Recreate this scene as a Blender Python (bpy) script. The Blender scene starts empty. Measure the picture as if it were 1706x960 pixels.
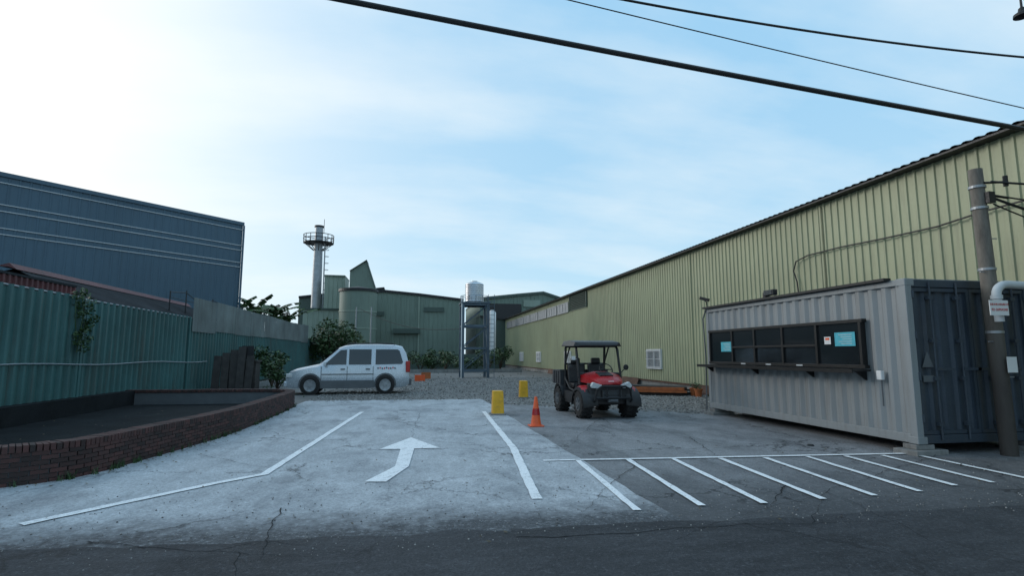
import bpy, bmesh, math, random
from mathutils import Vector, Matrix, noise, Euler
random.seed(7)
R = math.radians
C = bpy.context.scene.collection
# ---------------------------------------------------------------- camera
PSI = math.atan(.1833); TH = math.atan(111/910); H = 1.55; F = 910
fw = Vector((math.sin(PSI)*math.cos(TH), math.cos(PSI)*math.cos(TH), math.sin(TH)))
rt = Vector((math.cos(PSI), -math.sin(PSI), 0)); up = rt.cross(fw)
CP = Vector((0, 0, H))
cam = bpy.data.objects.new('camera', bpy.data.cameras.new('camera')); C.objects.link(cam)
cam.location = CP; cam.rotation_euler = (R(90)+TH, 0, -PSI)
cam.data.sensor_width = 36; cam.data.lens = 36*F/1706; cam.data.clip_end = 3000; cam.data.clip_start = .05
bpy.context.scene.camera = cam
def ray(px, py): return fw + rt*((px-853)/F) + up*((480-py)/F)
def G(px, py, z=0): d = ray(px, py); return CP + d*((z-H)/d.z)
def PX(px, py, X): d = ray(px, py); return CP + d*(X/d.x)
def PY(px, py, Y): d = ray(px, py); return CP + d*(Y/d.y)
# ---------------------------------------------------------------- materials
def newmat(n):
    m = bpy.data.materials.new(n); m.use_nodes = True
    nt = m.node_tree; return m, nt, nt.nodes['Principled BSDF']
def mixc(nt, fac, a, b, mode='MIX'):
    m = nt.nodes.new('ShaderNodeMix'); m.data_type = 'RGBA'; m.blend_type = mode
    for i, s in ((0, fac), (6, a), (7, b)):
        if isinstance(s, bpy.types.NodeSocket): nt.links.new(s, m.inputs[i])
        else: m.inputs[i].default_value = s if i == 0 else (tuple(s)+(1,) if len(s) == 3 else s)
    return m.outputs[2]
def ramp(nt, src, lo, hi, a=0, b=1):
    r = nt.nodes.new('ShaderNodeMapRange'); r.inputs[1].default_value = lo; r.inputs[2].default_value = hi
    r.inputs[3].default_value = a; r.inputs[4].default_value = b; nt.links.new(src, r.inputs[0]); return r.outputs[0]
def coords(nt, scale=(1, 1, 1), kind='Object'):
    t = nt.nodes.new('ShaderNodeTexCoord'); mp = nt.nodes.new('ShaderNodeMapping'); mp.inputs['Scale'].default_value = scale
    nt.links.new(t.outputs[kind], mp.inputs[0]); return mp.outputs[0]
def noi(nt, vec, scale, detail=6, rough=.6):
    n = nt.nodes.new('ShaderNodeTexNoise'); n.inputs['Scale'].default_value = scale
    n.inputs['Detail'].default_value = detail; n.inputs['Roughness'].default_value = rough
    nt.links.new(vec, n.inputs['Vector']); return n.outputs['Fac']
def mathn(nt, op, a, b=None, cl=False):
    n = nt.nodes.new('ShaderNodeMath'); n.operation = op; n.use_clamp = cl
    for i, s in enumerate((a, b)):
        if s is None: continue
        if isinstance(s, bpy.types.NodeSocket): nt.links.new(s, n.inputs[i])
        else: n.inputs[i].default_value = s
    return n.outputs[0]
def bump(nt, bs, h, st=.3, d=.02):
    b = nt.nodes.new('ShaderNodeBump'); b.inputs['Strength'].default_value = st; b.inputs['Distance'].default_value = d
    nt.links.new(h, b.inputs['Height']); nt.links.new(b.outputs[0], bs.inputs['Normal'])
def mat(n, col, rough=.6, metal=0., var=.35, scale=1.5, dirt=None, dirtamt=.5, streak=True, bm=.15, spec=.5):
    m, nt, bs = newmat(n)
    v = coords(nt); c2 = tuple(x*(1-var) for x in col); c3 = tuple(min(1, x*(1+var*.6)) for x in col)
    n1 = noi(nt, v, scale); base = mixc(nt, ramp(nt, n1, .3, .7), c2, c3)
    if dirt:
        vs = coords(nt, (5, 5, .35) if streak else (1, 1, 1)); n2 = noi(nt, vs, 1.3 if streak else scale*2.3, 8, .7)
        base = mixc(nt, ramp(nt, n2, .50, .76, 0, dirtamt), base, dirt)
    nt.links.new(base, bs.inputs['Base Color'])
    n3 = noi(nt, v, 28, 4); nt.links.new(ramp(nt, n3, .2, .8, max(.02, rough-.12), min(1, rough+.15)), bs.inputs['Roughness'])
    bs.inputs['Metallic'].default_value = metal; bs.inputs['Specular IOR Level'].default_value = spec
    if bm: bump(nt, bs, n3, bm, .01)
    return m
M = {}
M['green_wall'] = mat('olive sheet metal', (.325, .345, .22), .55, .0, .12, .35, (.17, .175, .12), .65)
M['fence'] = mat('teal sheet metal', (.038, .125, .125), .55, .0, .35, .5, (.075, .075, .06), .8)
M['fence2'] = mat('bleached sheet', (.14, .17, .17), .6, .0, .45, .5, (.06, .055, .045), .75)
M['navy'] = mat('slate blue cladding', (.048, .100, .145), .5, 0, .12, .2, (.03, .05, .07), .4)
M['trim'] = mat('pale trim', (.5, .53, .55), .5, 0, .1)
M['dark'] = mat('dark metal', (.014, .015, .017), .5, .2, .3, 3)
M['black'] = mat('black plastic', (.012, .012, .014), .45, 0, .25, 6, (.09, .08, .07), .25, False)
M['rubber'] = mat('rubber', (.014, .014, .015), .85, 0, .3, 8, (.08, .07, .06), .45, False)
M['conc'] = mat('raw concrete', (.22, .22, .215), .85, 0, .3, 2, (.06, .06, .055), .7, True, .5)
M['cont_side'] = mat('grey container paint', (.25, .272, .285), .5, .1, .10, .8, (.12, .10, .08), .5)
M['cont_end'] = mat('shaded dark blue container paint', (.042, .058, .078), .55, .1, .25, .8, (.08, .065, .055), .45)  # end colour holds the shade on the face turned from the bright sky
M['frame'] = mat('black aluminium', (.014, .015, .016), .4, .3, .2, 4)
M['red'] = mat('red plastic', (.38, .010, .014), .3, 0, .12, 3, (.14, .03, .03), .45, False, .03)
M['orange'] = mat('orange plastic', (.75, .10, .02), .5, 0, .12, 6, (.2, .08, .04), .4, False)
M['beam'] = mat('faded orange beam paint', (.42, .12, .035), .7, 0, .3, 4, (.06, .04, .03), .6, False)
M['yellow'] = mat('yellow paint', (.75, .40, .02), .5, 0, .15, 4, (.2, .13, .05), .5, False)
M['steel'] = mat('stainless steel', (.55, .57, .6), .28, .9, .12, 2)
M['galv'] = mat('galvanised steel', (.30, .32, .34), .45, .5, .2, 2)
M['rust'] = mat('rusty steel', (.10, .052, .035), .85, 0, .5, 4, (.03, .02, .018), .8, False, .5)
M['wood'] = mat('weathered boards', (.045, .040, .038), .8, 0, .4, 4, (.02, .02, .02), .6, True, .4)
M['white'] = mat('white plastic', (.7, .7, .7), .5, 0, .08)
M['silver'] = mat('silver car paint', (.50, .55, .60), .22, .35, .05, 1, (.2, .2, .2), .2, False, .02)
M['grey'] = mat('grey plastic', (.10, .11, .12), .6, 0, .15, 4)
M['bed'] = mat('dark bed plastic', (.03, .034, .04), .6, 0, .2, 4, (.09, .08, .07), .3, False)
M['fac'] = mat('sage cladding', (.165, .22, .18), .6, 0, .2, .12, (.08, .09, .07), .6)
M['fac2'] = mat('light sage cladding', (.27, .33, .27), .6, 0, .2, .15, (.11, .12, .09), .5)
M['fac3'] = mat('dark green cladding', (.06, .09, .075), .6, 0, .2, .2)
M['redroof'] = mat('dull red roof sheet', (.12, .032, .036), .6, 0, .35, .6, (.04, .04, .04), .6)
M['shed'] = mat('grey shed roof', (.028, .032, .037), .85, 0, .5, .8, (.06, .06, .06), .5, spec=.15)
M['soil'] = mat('wet dark soil', (.014, .016, .018), .95, 0, .4, 1.2, (.028, .03, .03), .6, False, .5, spec=.15)
M['bark'] = mat('bark', (.07, .05, .035), .9, 0, .3, 4)
M['poster'] = mat('cyan poster', (.06, .42, .52), .5, 0, .25, 25)
M['redtext'] = mat('red lettering', (.55, .03, .03), .6, 0, 0)
M['lens'] = mat('lamp lens', (.55, .57, .58), .12, .1, .05, 5, bm=0)
M['taillamp'] = mat('tail lamp', (.4, .02, .015), .2, 0, .1, bm=0)
M['glass'] = mat('dark glass', (.012, .015, .018), .06, 0, .1, bm=0, spec=.8)
M['winglass'] = mat('dusty window', (.05, .06, .065), .25, 0, .3, 2, bm=0)
M['tower'] = mat('blue grey steel', (.075, .11, .145), .5, .2, .25, 2)
# pole: darker towards the foot
m, nt, bs = newmat('pole concrete'); v = coords(nt); sp_ = nt.nodes.new('ShaderNodeSeparateXYZ'); nt.links.new(v, sp_.inputs[0])
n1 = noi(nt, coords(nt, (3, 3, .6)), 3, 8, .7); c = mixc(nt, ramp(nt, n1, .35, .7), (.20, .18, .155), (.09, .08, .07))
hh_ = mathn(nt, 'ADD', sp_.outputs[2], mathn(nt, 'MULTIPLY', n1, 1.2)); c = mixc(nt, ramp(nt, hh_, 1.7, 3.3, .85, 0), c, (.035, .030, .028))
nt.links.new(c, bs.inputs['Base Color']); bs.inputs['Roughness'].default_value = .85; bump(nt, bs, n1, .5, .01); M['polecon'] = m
def leafmat(n, a, b):
    m, nt, bs = newmat(n); g = nt.nodes.new('ShaderNodeNewGeometry')
    v = coords(nt); n1 = noi(nt, v, 1.2, 3)
    c = mixc(nt, g.outputs['Random Per Island'], a, b); c = mixc(nt, ramp(nt, n1, .3, .7, 0, .5), c, tuple(x*.4 for x in a))
    nt.links.new(c, bs.inputs['Base Color']); bs.inputs['Roughness'].default_value = .55
    return m
M['leaf'] = leafmat('leaves', (.025, .06, .018), (.06, .12, .035))
M['leaf2'] = leafmat('yellow green leaves', (.05, .09, .02), (.10, .15, .04))
M['banana'] = leafmat('banana leaves', (.04, .085, .03), (.09, .15, .05))
M['litter'] = leafmat('dry leaves', (.07, .05, .025), (.16, .12, .05))
m, nt, bs = newmat('brick'); g = nt.nodes.new('ShaderNodeNewGeometry')
c = mixc(nt, g.outputs['Random Per Island'], (.030, .017, .016), (.095, .040, .036)); n1 = noi(nt, coords(nt), 9, 6)
c = mixc(nt, ramp(nt, n1, .45, .75, 0, .75), c, (.028, .028, .027)); nt.links.new(c, bs.inputs['Base Color']); bs.inputs['Roughness'].default_value = .85; bump(nt, bs, n1, .5, .01); M['brick'] = m
m, nt, bs = newmat('stones'); g = nt.nodes.new('ShaderNodeNewGeometry')
c = mixc(nt, g.outputs['Random Per Island'], (.08, .078, .075), (.36, .35, .34)); nt.links.new(c, bs.inputs['Base Color']); bs.inputs['Roughness'].default_value = .85; M['stone'] = m
def groundmat(n, c1, c2, stain, stainamt, fine, crack=0., rough=.85, bstr=.35, big=.35, blend=None, mid=.5, speck=1.6, midsc=(.7,.35,1), midlift=1.35):
    m, nt, bs = newmat(n); v = coords(nt)
    a = noi(nt, v, big, 8, .65); col = mixc(nt, ramp(nt, a, .38, .62), c1, c2)
    md = noi(nt, coords(nt, midsc), 2.3, 12, .78); col = mixc(nt, ramp(nt, md, .42, .62, 0, mid), col, tuple(min(1, x*midlift) for x in c2))
    b = noi(nt, coords(nt, (1, .45, 1)), 1.1, 10, .72); col = mixc(nt, ramp(nt, b, .5, .66, 0, stainamt), col, stain)
    if blend:
        sp = nt.nodes.new('ShaderNodeSeparateXYZ'); nt.links.new(v, sp.inputs[0])
        n1 = noi(nt, v, 1.1, 3, .5); n2 = noi(nt, v, 6, 10, .8)
        t = mathn(nt, 'ADD', sp.outputs[1], mathn(nt, 'ADD', mathn(nt, 'MULTIPLY', n1, -blend[3]), mathn(nt, 'MULTIPLY', n2, -blend[4])))
        t = mathn(nt, 'ADD', t, (blend[3]+blend[4])*.5)
        t = mathn(nt, 'ADD', t, mathn(nt, 'MULTIPLY', sp.outputs[0], blend[5]))
        col = mixc(nt, ramp(nt, t, blend[0], blend[1], 1, 0), col, blend[2])
    f = noi(nt, v, fine, 3, .8); col = mixc(nt, ramp(nt, f, .38, .70, .0, .7), col, tuple(x*.38 for x in c1))
    f2 = noi(nt, v, fine*.6, 4, .85); col = mixc(nt, ramp(nt, f2, .54, .70, .0, .55), col, tuple(min(1, x*speck) for x in c2) if not blend else tuple(x*.9 for x in c2))
    if crack:
        wv = nt.nodes.new('ShaderNodeVectorMath'); wv.operation = 'ADD'
        nn = nt.nodes.new('ShaderNodeTexNoise'); nn.inputs['Scale'].default_value = 1.6; nn.inputs['Detail'].default_value = 9; nn.inputs['Roughness'].default_value = .65; nt.links.new(v, nn.inputs['Vector'])
        sc = nt.nodes.new('ShaderNodeVectorMath'); sc.operation = 'SCALE'; sc.inputs['Scale'].default_value = 1.3; nt.links.new(nn.outputs['Color'], sc.inputs[0])
        nt.links.new(v, wv.inputs[0]); nt.links.new(sc.outputs[0], wv.inputs[1])
        vo = nt.nodes.new('ShaderNodeTexVoronoi'); vo.feature = 'DISTANCE_TO_EDGE'; vo.inputs['Scale'].default_value = .42; nt.links.new(wv.outputs[0], vo.inputs['Vector'])
        k = ramp(nt, vo.outputs['Distance'], .002, .014, crack, 0)
        msk = ramp(nt, noi(nt, v, .5, 3), .42, .55)
        col = mixc(nt, mathn(nt, 'MULTIPLY', k, msk), col, (.018, .018, .02))
    nt.links.new(col, bs.inputs['Base Color']); nt.links.new(ramp(nt, b, .3, .7, rough, rough-.2), bs.inputs['Roughness'])
    bs.inputs['Specular IOR Level'].default_value = .3
    bump(nt, bs, f, bstr, .02); return m
ASP = (.042, .044, .050)
M['asphalt'] = groundmat('asphalt', (.028, .030, .035), (.056, .059, .066), (.018, .020, .024), .7, 44, .8, bstr=1., mid=.6, speck=2.6, midsc=(.25,1.1,1), midlift=1.6)
M['apron'] = groundmat('pale concrete', (.34, .365, .395), (.49, .52, .55), (.19, .21, .235), .8, 36, .75, bstr=.3, blend=(5.2, 5.95, ASP, .6, 1.5, .02), mid=.6)
M['yard'] = groundmat('old concrete', (.175, .18, .19), (.28, .287, .30), (.090, .095, .103), .8, 38, .9, bstr=.6, blend=(4.7, 7.6, (.060, .062, .068), 1.5, 2.6, -.04), mid=.65)
M['gravel'] = groundmat('gravel', (.12, .12, .12), (.22, .215, .205), (.07, .07, .067), .6, 20, 0, bstr=1., big=.15)
m, nt, bs = newmat('worn white paint'); v = coords(nt); a = noi(nt, v, 9, 12, .8); a2 = noi(nt, v, 60, 3, .7)
c = mixc(nt, ramp(nt, a, .52, .64, 0, .75), (.84, .86, .88), (.34, .36, .38)); c = mixc(nt, ramp(nt, a2, .5, .7, 0, .5), c, (.2, .21, .22)); nt.links.new(c, bs.inputs['Base Color']); bs.inputs['Roughness'].default_value = .7; M['paint'] = m
# ---------------------------------------------------------------- mesh builder
class MB:
    def __init__(s): s.v = []; s.f = []
    def add(s, vs, fs): o = len(s.v); s.v += [Vector(p) for p in vs]; s.f += [tuple(i+o for i in f) for f in fs]; return s
    def box(s, x0, x1, y0, y1, z0, z1):
        return s.add([(x0,y0,z0),(x1,y0,z0),(x1,y1,z0),(x0,y1,z0),(x0,y0,z1),(x1,y0,z1),(x1,y1,z1),(x0,y1,z1)],
                     [(0,3,2,1),(4,5,6,7),(0,1,5,4),(1,2,6,5),(2,3,7,6),(3,0,4,7)])
    def ob(s, c, h, e=(0,0,0)):
        mx = Euler(e).to_matrix(); k = len(s.v); s.box(-h[0],h[0],-h[1],h[1],-h[2],h[2])
        for i in range(k, len(s.v)): s.v[i] = mx @ s.v[i] + Vector(c)
        return s
    def tube(s, pts, r, n=7, caps=True):
        pts = [Vector(p) for p in pts]; rs = r if isinstance(r, (list, tuple)) else [r]*len(pts); o = len(s.v)
        ref = None
        for i, p in enumerate(pts):
            t = (pts[min(i+1, len(pts)-1)] - pts[max(i-1, 0)]).normalized()
            if ref is None: ref = Vector((0,0,1)) if abs(t.z) < .9 else Vector((1,0,0))
            a = t.cross(ref); a = a.normalized() if a.length > 1e-5 else t.orthogonal().normalized(); b = a.cross(t).normalized(); ref = b
            for k in range(n):
                q = 2*math.pi*k/n; s.v.append(p + (a*math.cos(q)+b*math.sin(q))*rs[i])
        for i in range(len(pts)-1):
            for k in range(n): s.f.append((o+i*n+k, o+i*n+(k+1)%n, o+(i+1)*n+(k+1)%n, o+(i+1)*n+k))
        if caps: s.f.append(tuple(o+k for k in range(n))[::-1]); s.f.append(tuple(o+(len(pts)-1)*n+k for k in range(n)))
        return s
    def cyl(s, a, b, r, r2=None, n=14): return s.tube([a, b], [r, r if r2 is None else r2], n)
    def lathe(s, prof, o=(0,0,0), axis='z', n=24):
        k0 = len(s.v); o = Vector(o)
        for (r, h) in prof:
            for k in range(n):
                q = 2*math.pi*k/n; a, b = r*math.cos(q), r*math.sin(q)
                s.v.append(o + (Vector((a,b,h)) if axis == 'z' else Vector((h,a,b)) if axis == 'x' else Vector((a,h,b))))
        for i in range(len(prof)-1):
            for k in range(n): s.f.append((k0+i*n+k, k0+i*n+(k+1)%n, k0+(i+1)*n+(k+1)%n, k0+(i+1)*n+k))
        s.f.append(tuple(k0+k for k in range(n))[::-1]); s.f.append(tuple(k0+(len(prof)-1)*n+k for k in range(n))); return s
    def prism(s, pts, a, b, ax='y'):
        n = len(pts); mk = {'y': lambda p, t: (p[0], t, p[1]), 'x': lambda p, t: (t, p[0], p[1]), 'z': lambda p, t: (p[0], p[1], t)}[ax]
        return s.add([mk(p, a) for p in pts]+[mk(p, b) for p in pts],
                     [tuple(range(n))[::-1], tuple(range(n, 2*n))]+[(i, (i+1)%n, n+(i+1)%n, n+i) for i in range(n)])
    def loft(s, secs, closed=True, caps=True):
        n = len(secs[0]); o = len(s.v)
        for q in secs: s.v += [Vector(p) for p in q]
        for i in range(len(secs)-1):
            for k in range(n if closed else n-1): s.f.append((o+i*n+k, o+i*n+(k+1)%n, o+(i+1)*n+(k+1)%n, o+(i+1)*n+k))
        if caps: s.f.append(tuple(o+k for k in range(n))[::-1]); s.f.append(tuple(o+(len(secs)-1)*n+k for k in range(n)))
        return s
    def corr(s, p0, p1, z0, z1, pitch=.3, d=.03, prof=((0,0),(.70,0),(.76,1),(.94,1)), side=1):
        p0 = Vector((p0[0], p0[1], 0)); p1 = Vector((p1[0], p1[1], 0)); L = (p1-p0).length; t = (p1-p0)/L; nn = Vector((-t.y, t.x, 0))*side
        fz = lambda z, u: z(u) if callable(z) else z; pts = []; k = 0
        while k*pitch < L:
            for (a, h) in prof:
                u = (k+a)*pitch
                if u <= L: pts.append((u, h))
            k += 1
        pts.append((L, 0)); o = len(s.v)
        for u, h in pts:
            q = p0+t*u+nn*(h*d); s.v.append(Vector((q.x, q.y, fz(z0, u/L)))); s.v.append(Vector((q.x, q.y, fz(z1, u/L))))
        for i in range(len(pts)-1): s.f.append((o+2*i, o+2*i+2, o+2*i+3, o+2*i+1))
        return s
    def build(s, name, m, parent=None, smooth=False, world=True, bevel=0, recalc=True):
        if parent is None:
            if world and s.v:
                lo = Vector([min(p[i] for p in s.v) for i in range(3)]); hi = Vector([max(p[i] for p in s.v) for i in range(3)])
                off = Vector(((lo.x+hi.x)/2, (lo.y+hi.y)/2, lo.z))
            else: off = Vector((0,0,0))
        else:
            off = Vector((0,0,0))
            if world:
                q = parent
                while q: off += q.location; q = q.parent
        me = bpy.data.meshes.new(name); me.from_pydata([p-off for p in s.v], [], s.f); me.materials.append(M[m])
        if recalc:
            b = bmesh.new(); b.from_mesh(me); bmesh.ops.recalc_face_normals(b, faces=b.faces); b.to_mesh(me); b.free()
        if smooth:
            for p in me.polygons: p.use_smooth = True
            me.set_sharp_from_angle(angle=R(40))
        o = bpy.data.objects.new(name, me); C.objects.link(o)
        if parent is None: o.location = off
        else: o.parent = parent
        if bevel:
            bv = o.modifiers.new('bevel', 'BEVEL'); bv.width = bevel; bv.segments = 2; bv.limit_method = 'ANGLE'
        return o
def tag(o, label, cat, group=None):
    o['label'] = label; o['category'] = cat
    if group: o['group'] = group
    return o
def thing(name, label, cat, loc=(0,0,0), rz=0, group=None):
    o = bpy.data.objects.new(name, None); C.objects.link(o); o.location = loc; o.rotation_euler = (0,0,rz); return tag(o, label, cat, group)
def struct(o): o['kind'] = 'structure'; return o
def sheet(name, pts, z, m, sub=0):
    mb = MB(); mb.add([(p[0], p[1], z) for p in pts], [tuple(range(len(pts)))]); o = mb.build(name, m, world=False, recalc=False)
    if o.data.polygons[0].normal.z < 0: o.data.flip_normals()
    return struct(o)
def jag(a, b, n, amp):
    a = Vector(a); b = Vector(b); t = (b-a).normalized(); nn = Vector((-t.y, t.x))
    return [tuple(a.lerp(b, i/n)+nn*(amp*(noise.noise(Vector((a.x+i*.37, a.y*2+i*.11, 3.3)))+random.uniform(-.25,.25)))) for i in range(n+1)]
# ---------------------------------------------------------------- ground
sheet('ground', [(-700,-300),(700,-300),(700,1200),(-700,1200)], 0, 'gravel')
sheet('concrete_yard', [(2.2,4.4),(11.28,4.4),(11.28,13.4)]+jag((11.2,13.4),(7.6,13.6),14,.25)+jag((7.6,13.6),(2.2,17.8),30,.35), .006, 'yard')
sheet('concrete_driveway', [(-9,4.4)]+[(2.5,4.4)]+jag((2.5,4.5),(2.45,19.0),40,.05)+jag((2.4,19.2),(-3.4,19.6),24,.3)+[(-3.6,12.2),(-4.2,9),(-9,8)], .011, 'apron')
edge = [(-80,5.6)]+jag((-8,5.4),(.9,4.95),50,.1)+jag((.9,4.95),(7,4.75),40,.1)+[(12,4.5),(80,3)]
sheet('road', edge+[(80,-20),(-80,-20)], .016, 'asphalt')
def stripe(pts, w):
    mb = MB(); P = [Vector((p.x, p.y)) for p in pts]; L = []; Rr = []
    for i, p in enumerate(P):
        if i == 0: t = P[1]-p
        elif i == len(P)-1: t = p-P[i-1]
        else: t = (P[i+1]-p).normalized()+(p-P[i-1]).normalized()
        t.normalize(); n = Vector((-t.y, t.x)); k = w/2*(1.08 if 0 < i < len(P)-1 else 1); L.append(p+n*k); Rr.append(p-n*k)
    for i in range(len(P)-1):
        n = max(1, int((P[i+1]-P[i]).length/.18)); j0 = [random.uniform(-.006,.006) for _ in range(n+1)]; j1 = [random.uniform(-.006,.006) for _ in range(n+1)]
        d = (P[i+1]-P[i]).normalized(); nn = Vector((-d.y,d.x))
        for j in range(n):
            a, b = j/n, (j+1)/n
            mb.add([(*(L[i].lerp(L[i+1],a)+nn*j0[j]),.021),(*(L[i].lerp(L[i+1],b)+nn*j0[j+1]),.021),(*(Rr[i].lerp(Rr[i+1],b)+nn*j1[j+1]),.021),(*(Rr[i].lerp(Rr[i+1],a)+nn*j1[j]),.021)],[(3,2,1,0)])
    return mb
struct(stripe([G(603,688),G(440,793),G(350,810),G(35,878)], .11).build('lane_line','paint',world=False,recalc=False))
struct(stripe([G(806,687),G(856,750),G(878,800),G(895,835)], .11).build('lane_line','paint',world=False,recalc=False))
struct(stripe([G(905,770),G(1512,758)], .08).build('bay_line','paint',world=False,recalc=False))
for a, b in (((962,769),(1062,854)),((1046,768),(1170,846)),((1122,767),(1274,842)),((1200,766),(1372,835)),((1275,765),(1458,829)),((1345,763),(1533,822)),((1408,762),(1592,812)),((1470,761),(1655,807)),((1530,761),(1712,800))):
    struct(stripe([G(*a),G(*b)], .08).build('bay_line','paint',world=False,recalc=False))
mb = MB()
ar = [G(*p) for p in ((632,751),(685,731),(733,749),(690,750),(681,780),(643,806),(607,806),(658,780),(667,751))]
mb.add([(p.x,p.y,.021) for p in ar], [(0,8,1),(8,3,1),(3,2,1),(8,7,4,3),(7,6,5,4)]); o = mb.build('direction_arrow','paint',world=False); struct(o)
for p in o.data.polygons:
    if p.normal.z < 0: p.flip()
# cracks
def crack(a, b, w_, wob=.35, br=2):
    mb = MB()
    def seg(A, B, w0, n, wob):
        pts = []; d = (B-A).normalized(); nn = Vector((-d.y,d.x)); off = 0
        for i in range(n+1):
            off += random.uniform(-1,1)*wob*(B-A).length/n; off *= .93; pts.append(A.lerp(B,i/n)+nn*off)
        for i in range(n):
            wa, wb = w0*(1-i/n*.8)*random.uniform(.6,1.2), w0*(1-(i+1)/n*.8)*random.uniform(.6,1.2)
            mb.add([(*(pts[i]+nn*wa),.0195),(*(pts[i+1]+nn*wb),.0195),(*(pts[i+1]-nn*wb),.0195),(*(pts[i]-nn*wa),.0195)],[(3,2,1,0)])
        return pts
    A = Vector((a.x,a.y)); B = Vector((b.x,b.y)); n = max(8,int((B-A).length/.07)); P = seg(A,B,w_,n,wob)
    for k in range(br):
        i = random.randint(n//5, n*4//5); d = (B-A).normalized(); d = Vector((d.x*math.cos(.9*(-1)**k)-d.y*math.sin(.9*(-1)**k), d.x*math.sin(.9*(-1)**k)+d.y*math.cos(.9*(-1)**k)))
        seg(P[i],P[i]+d*(B-A).length*random.uniform(.15,.35),w_*.6,10,wob)
    return struct(mb.build('pavement_crack','soil',world=False,recalc=False))
for a,b,w_ in (((1308,808),(1285,848),.010),((1060,772),(985,858),.006),((1560,760),(1120,905),.006),((700,690),(640,830),.004),((860,900),(1500,868),.007),((330,760),(560,800),.004),((150,905),(520,935),.006),((930,720),(1340,752),.005),((1150,730),(1240,790),.006),((470,850),(430,940),.006),((1000,700),(930,762),.005)):
    crack(G(*a),G(*b),w_)
def stones(n, region, smin, smax):
    mb = MB()
    for _ in range(n):
        x, y = region(); s = random.uniform(smin, smax); a = random.uniform(0, 6.28); h = s*random.uniform(.4,.8)
        vs = []
        for k in range(5):
            q = a+k*1.2566; vs.append((x+math.cos(q)*s*random.uniform(.7,1.1), y+math.sin(q)*s*random.uniform(.6,1), -.003))
        for k in range(5): vs.append((x+(vs[k][0]-x)*.6, y+(vs[k][1]-y)*.6, h))
        mb.add(vs, [(5,6,7,8,9)]+[(k,(k+1)%5,5+(k+1)%5,5+k) for k in range(5)])
    return mb
def reg():
    while True:
        y = 12.8+24*random.random()**1.7; x = random.uniform(-3.4, 11.2)
        lim = 19.4 if x < 2.4 else (17.8-(x-2.2)*.78 if x < 7.6 else 13.6)
        if y > lim - abs(random.gauss(0,.3)): return x, y
def reg2(): return random.uniform(-7,9), 4.6+abs(random.gauss(0,1.4))
s1 = stones(17000, reg, .012, .045); s2 = stones(1500, reg2, .003, .011)
for p in s2.v: p.z += .016
o = s1.add(s2.v, s2.f).build('gravel_stones','stone',world=False,recalc=False); o['kind'] = 'stuff'; o['label'] = 'loose grey crushed stone over the parking field'; o['category'] = 'gravel'
# ---------------------------------------------------------------- right warehouse
XB = 11.3
w = thing('warehouse','long olive green corrugated warehouse with dark eave on the right side','warehouse',(XB,30,0))
MB().corr((XB,-4),(XB,67),.28,5.85,.235,.032,((0,0),(.64,0),(.71,1),(.9,1)),side=1).build('wall','green_wall',w,recalc=False)
MB().box(XB+.06,XB+22,-4,67,.0,5.8).build('inner_wall','fac3',w)
MB().box(XB-.02,XB+.2,-4,67,-.1,.3).build('plinth','conc',w)
mb = MB(); nst = 300; rows = []
for i in range(nst*4+1):
    y = -4.2+i*(71.6/(nst*4)); h = (0,.0,.032,.032)[i%4]
    rows.append(((XB-.32,y,5.83+h),(XB+11,y,8.3+h)))
o0 = len(mb.v)
for a,b in rows: mb.v += [Vector(a),Vector(b)]
for i in range(len(rows)-1): mb.f.append((o0+2*i,o0+2*i+1,o0+2*i+3,o0+2*i+2))
mb.build('roof','dark',w,recalc=False)
MB().box(XB-.30,XB+.05,-4.1,67.1,5.77,5.81).build('eave_gutter','dark',w)
MB().box(XB-.06,XB+.05,-4.0,67.02,.28,.36).build('base_flashing','rust',w)
for (a,b) in ((23.5,25.0),(38.0,39.5),(47.3,48.8),(55,56.5)):
    f = MB(); z0,z1 = .88,1.8
    for q in ((a,a+.07,z0,z1),(b-.07,b,z0,z1),(a+.07,b-.07,z0,z0+.07),(a+.07,b-.07,z1-.07,z1)): f.box(XB-.12,XB-.02,*q)
    f.box(XB-.1,XB-.03,(a+b)/2-.025,(a+b)/2+.025,z0+.07,z1-.07)
    fr = f.build('window','white',w)
    MB().box(XB-.06,XB-.05,a+.05,b-.05,z0+.05,z1-.05).build('pane','winglass',fr)
    k = MB()
    for j in range(11): y = a+.1+j*(b-a-.2)/10; k.cyl((XB-.15,y,z0),(XB-.15,y,z1),.011,n=5)
    for z in (z0+.1,(z0+z1)/2,z1-.1): k.cyl((XB-.15,a,z),(XB-.15,b,z),.011,n=5)
    k.build('security_bars','white',fr)
for i in range(8):
    y = 38.4+i*3.3; mb = MB()
    mb.box(XB-.11,XB-.06,y,y+3.1,4.62,4.7); mb.box(XB-.11,XB-.06,y,y+3.1,5.3,5.38)
    for j in range(5): mb.box(XB-.11,XB-.06,y+j*.76,y+j*.76+.06,4.7,5.3)
    f = mb.build('high_window','galv',w); MB().box(XB-.085,XB-.075,y+.02,y+3.08,4.66,5.34).build('pane','galv',f)
mb = MB()
for j in range(9): mb.ob((XB-.09,36.1,4.75+j*.115),(.06,1.9,.008),(0,R(35),0))
mb.box(XB-.13,XB-.04,34.1,34.2,4.65,5.7); mb.box(XB-.13,XB-.04,38.0,38.1,4.65,5.7); mb.box(XB-.058,XB-.05,34.2,38,4.65,5.7)
mb.build('louvre','fac3',w)
for y in (13.2,20.6,28.4,44.0): MB().box(XB-.055,XB-.04,y,y+.06,.36,5.7).build('lap_flashing','green_wall',w)
pts = [PX(1706,334,XB-.12),PX(1640,352,XB-.12),PX(1560,378,XB-.1),PX(1470,398,XB-.1),PX(1400,412,XB-.1),PX(1345,426,XB-.1),PX(1326,436,XB-.1),PX(1322,452,XB-.1),PX(1328,470,XB-.1),PX(1332,500,XB-.1)]
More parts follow.
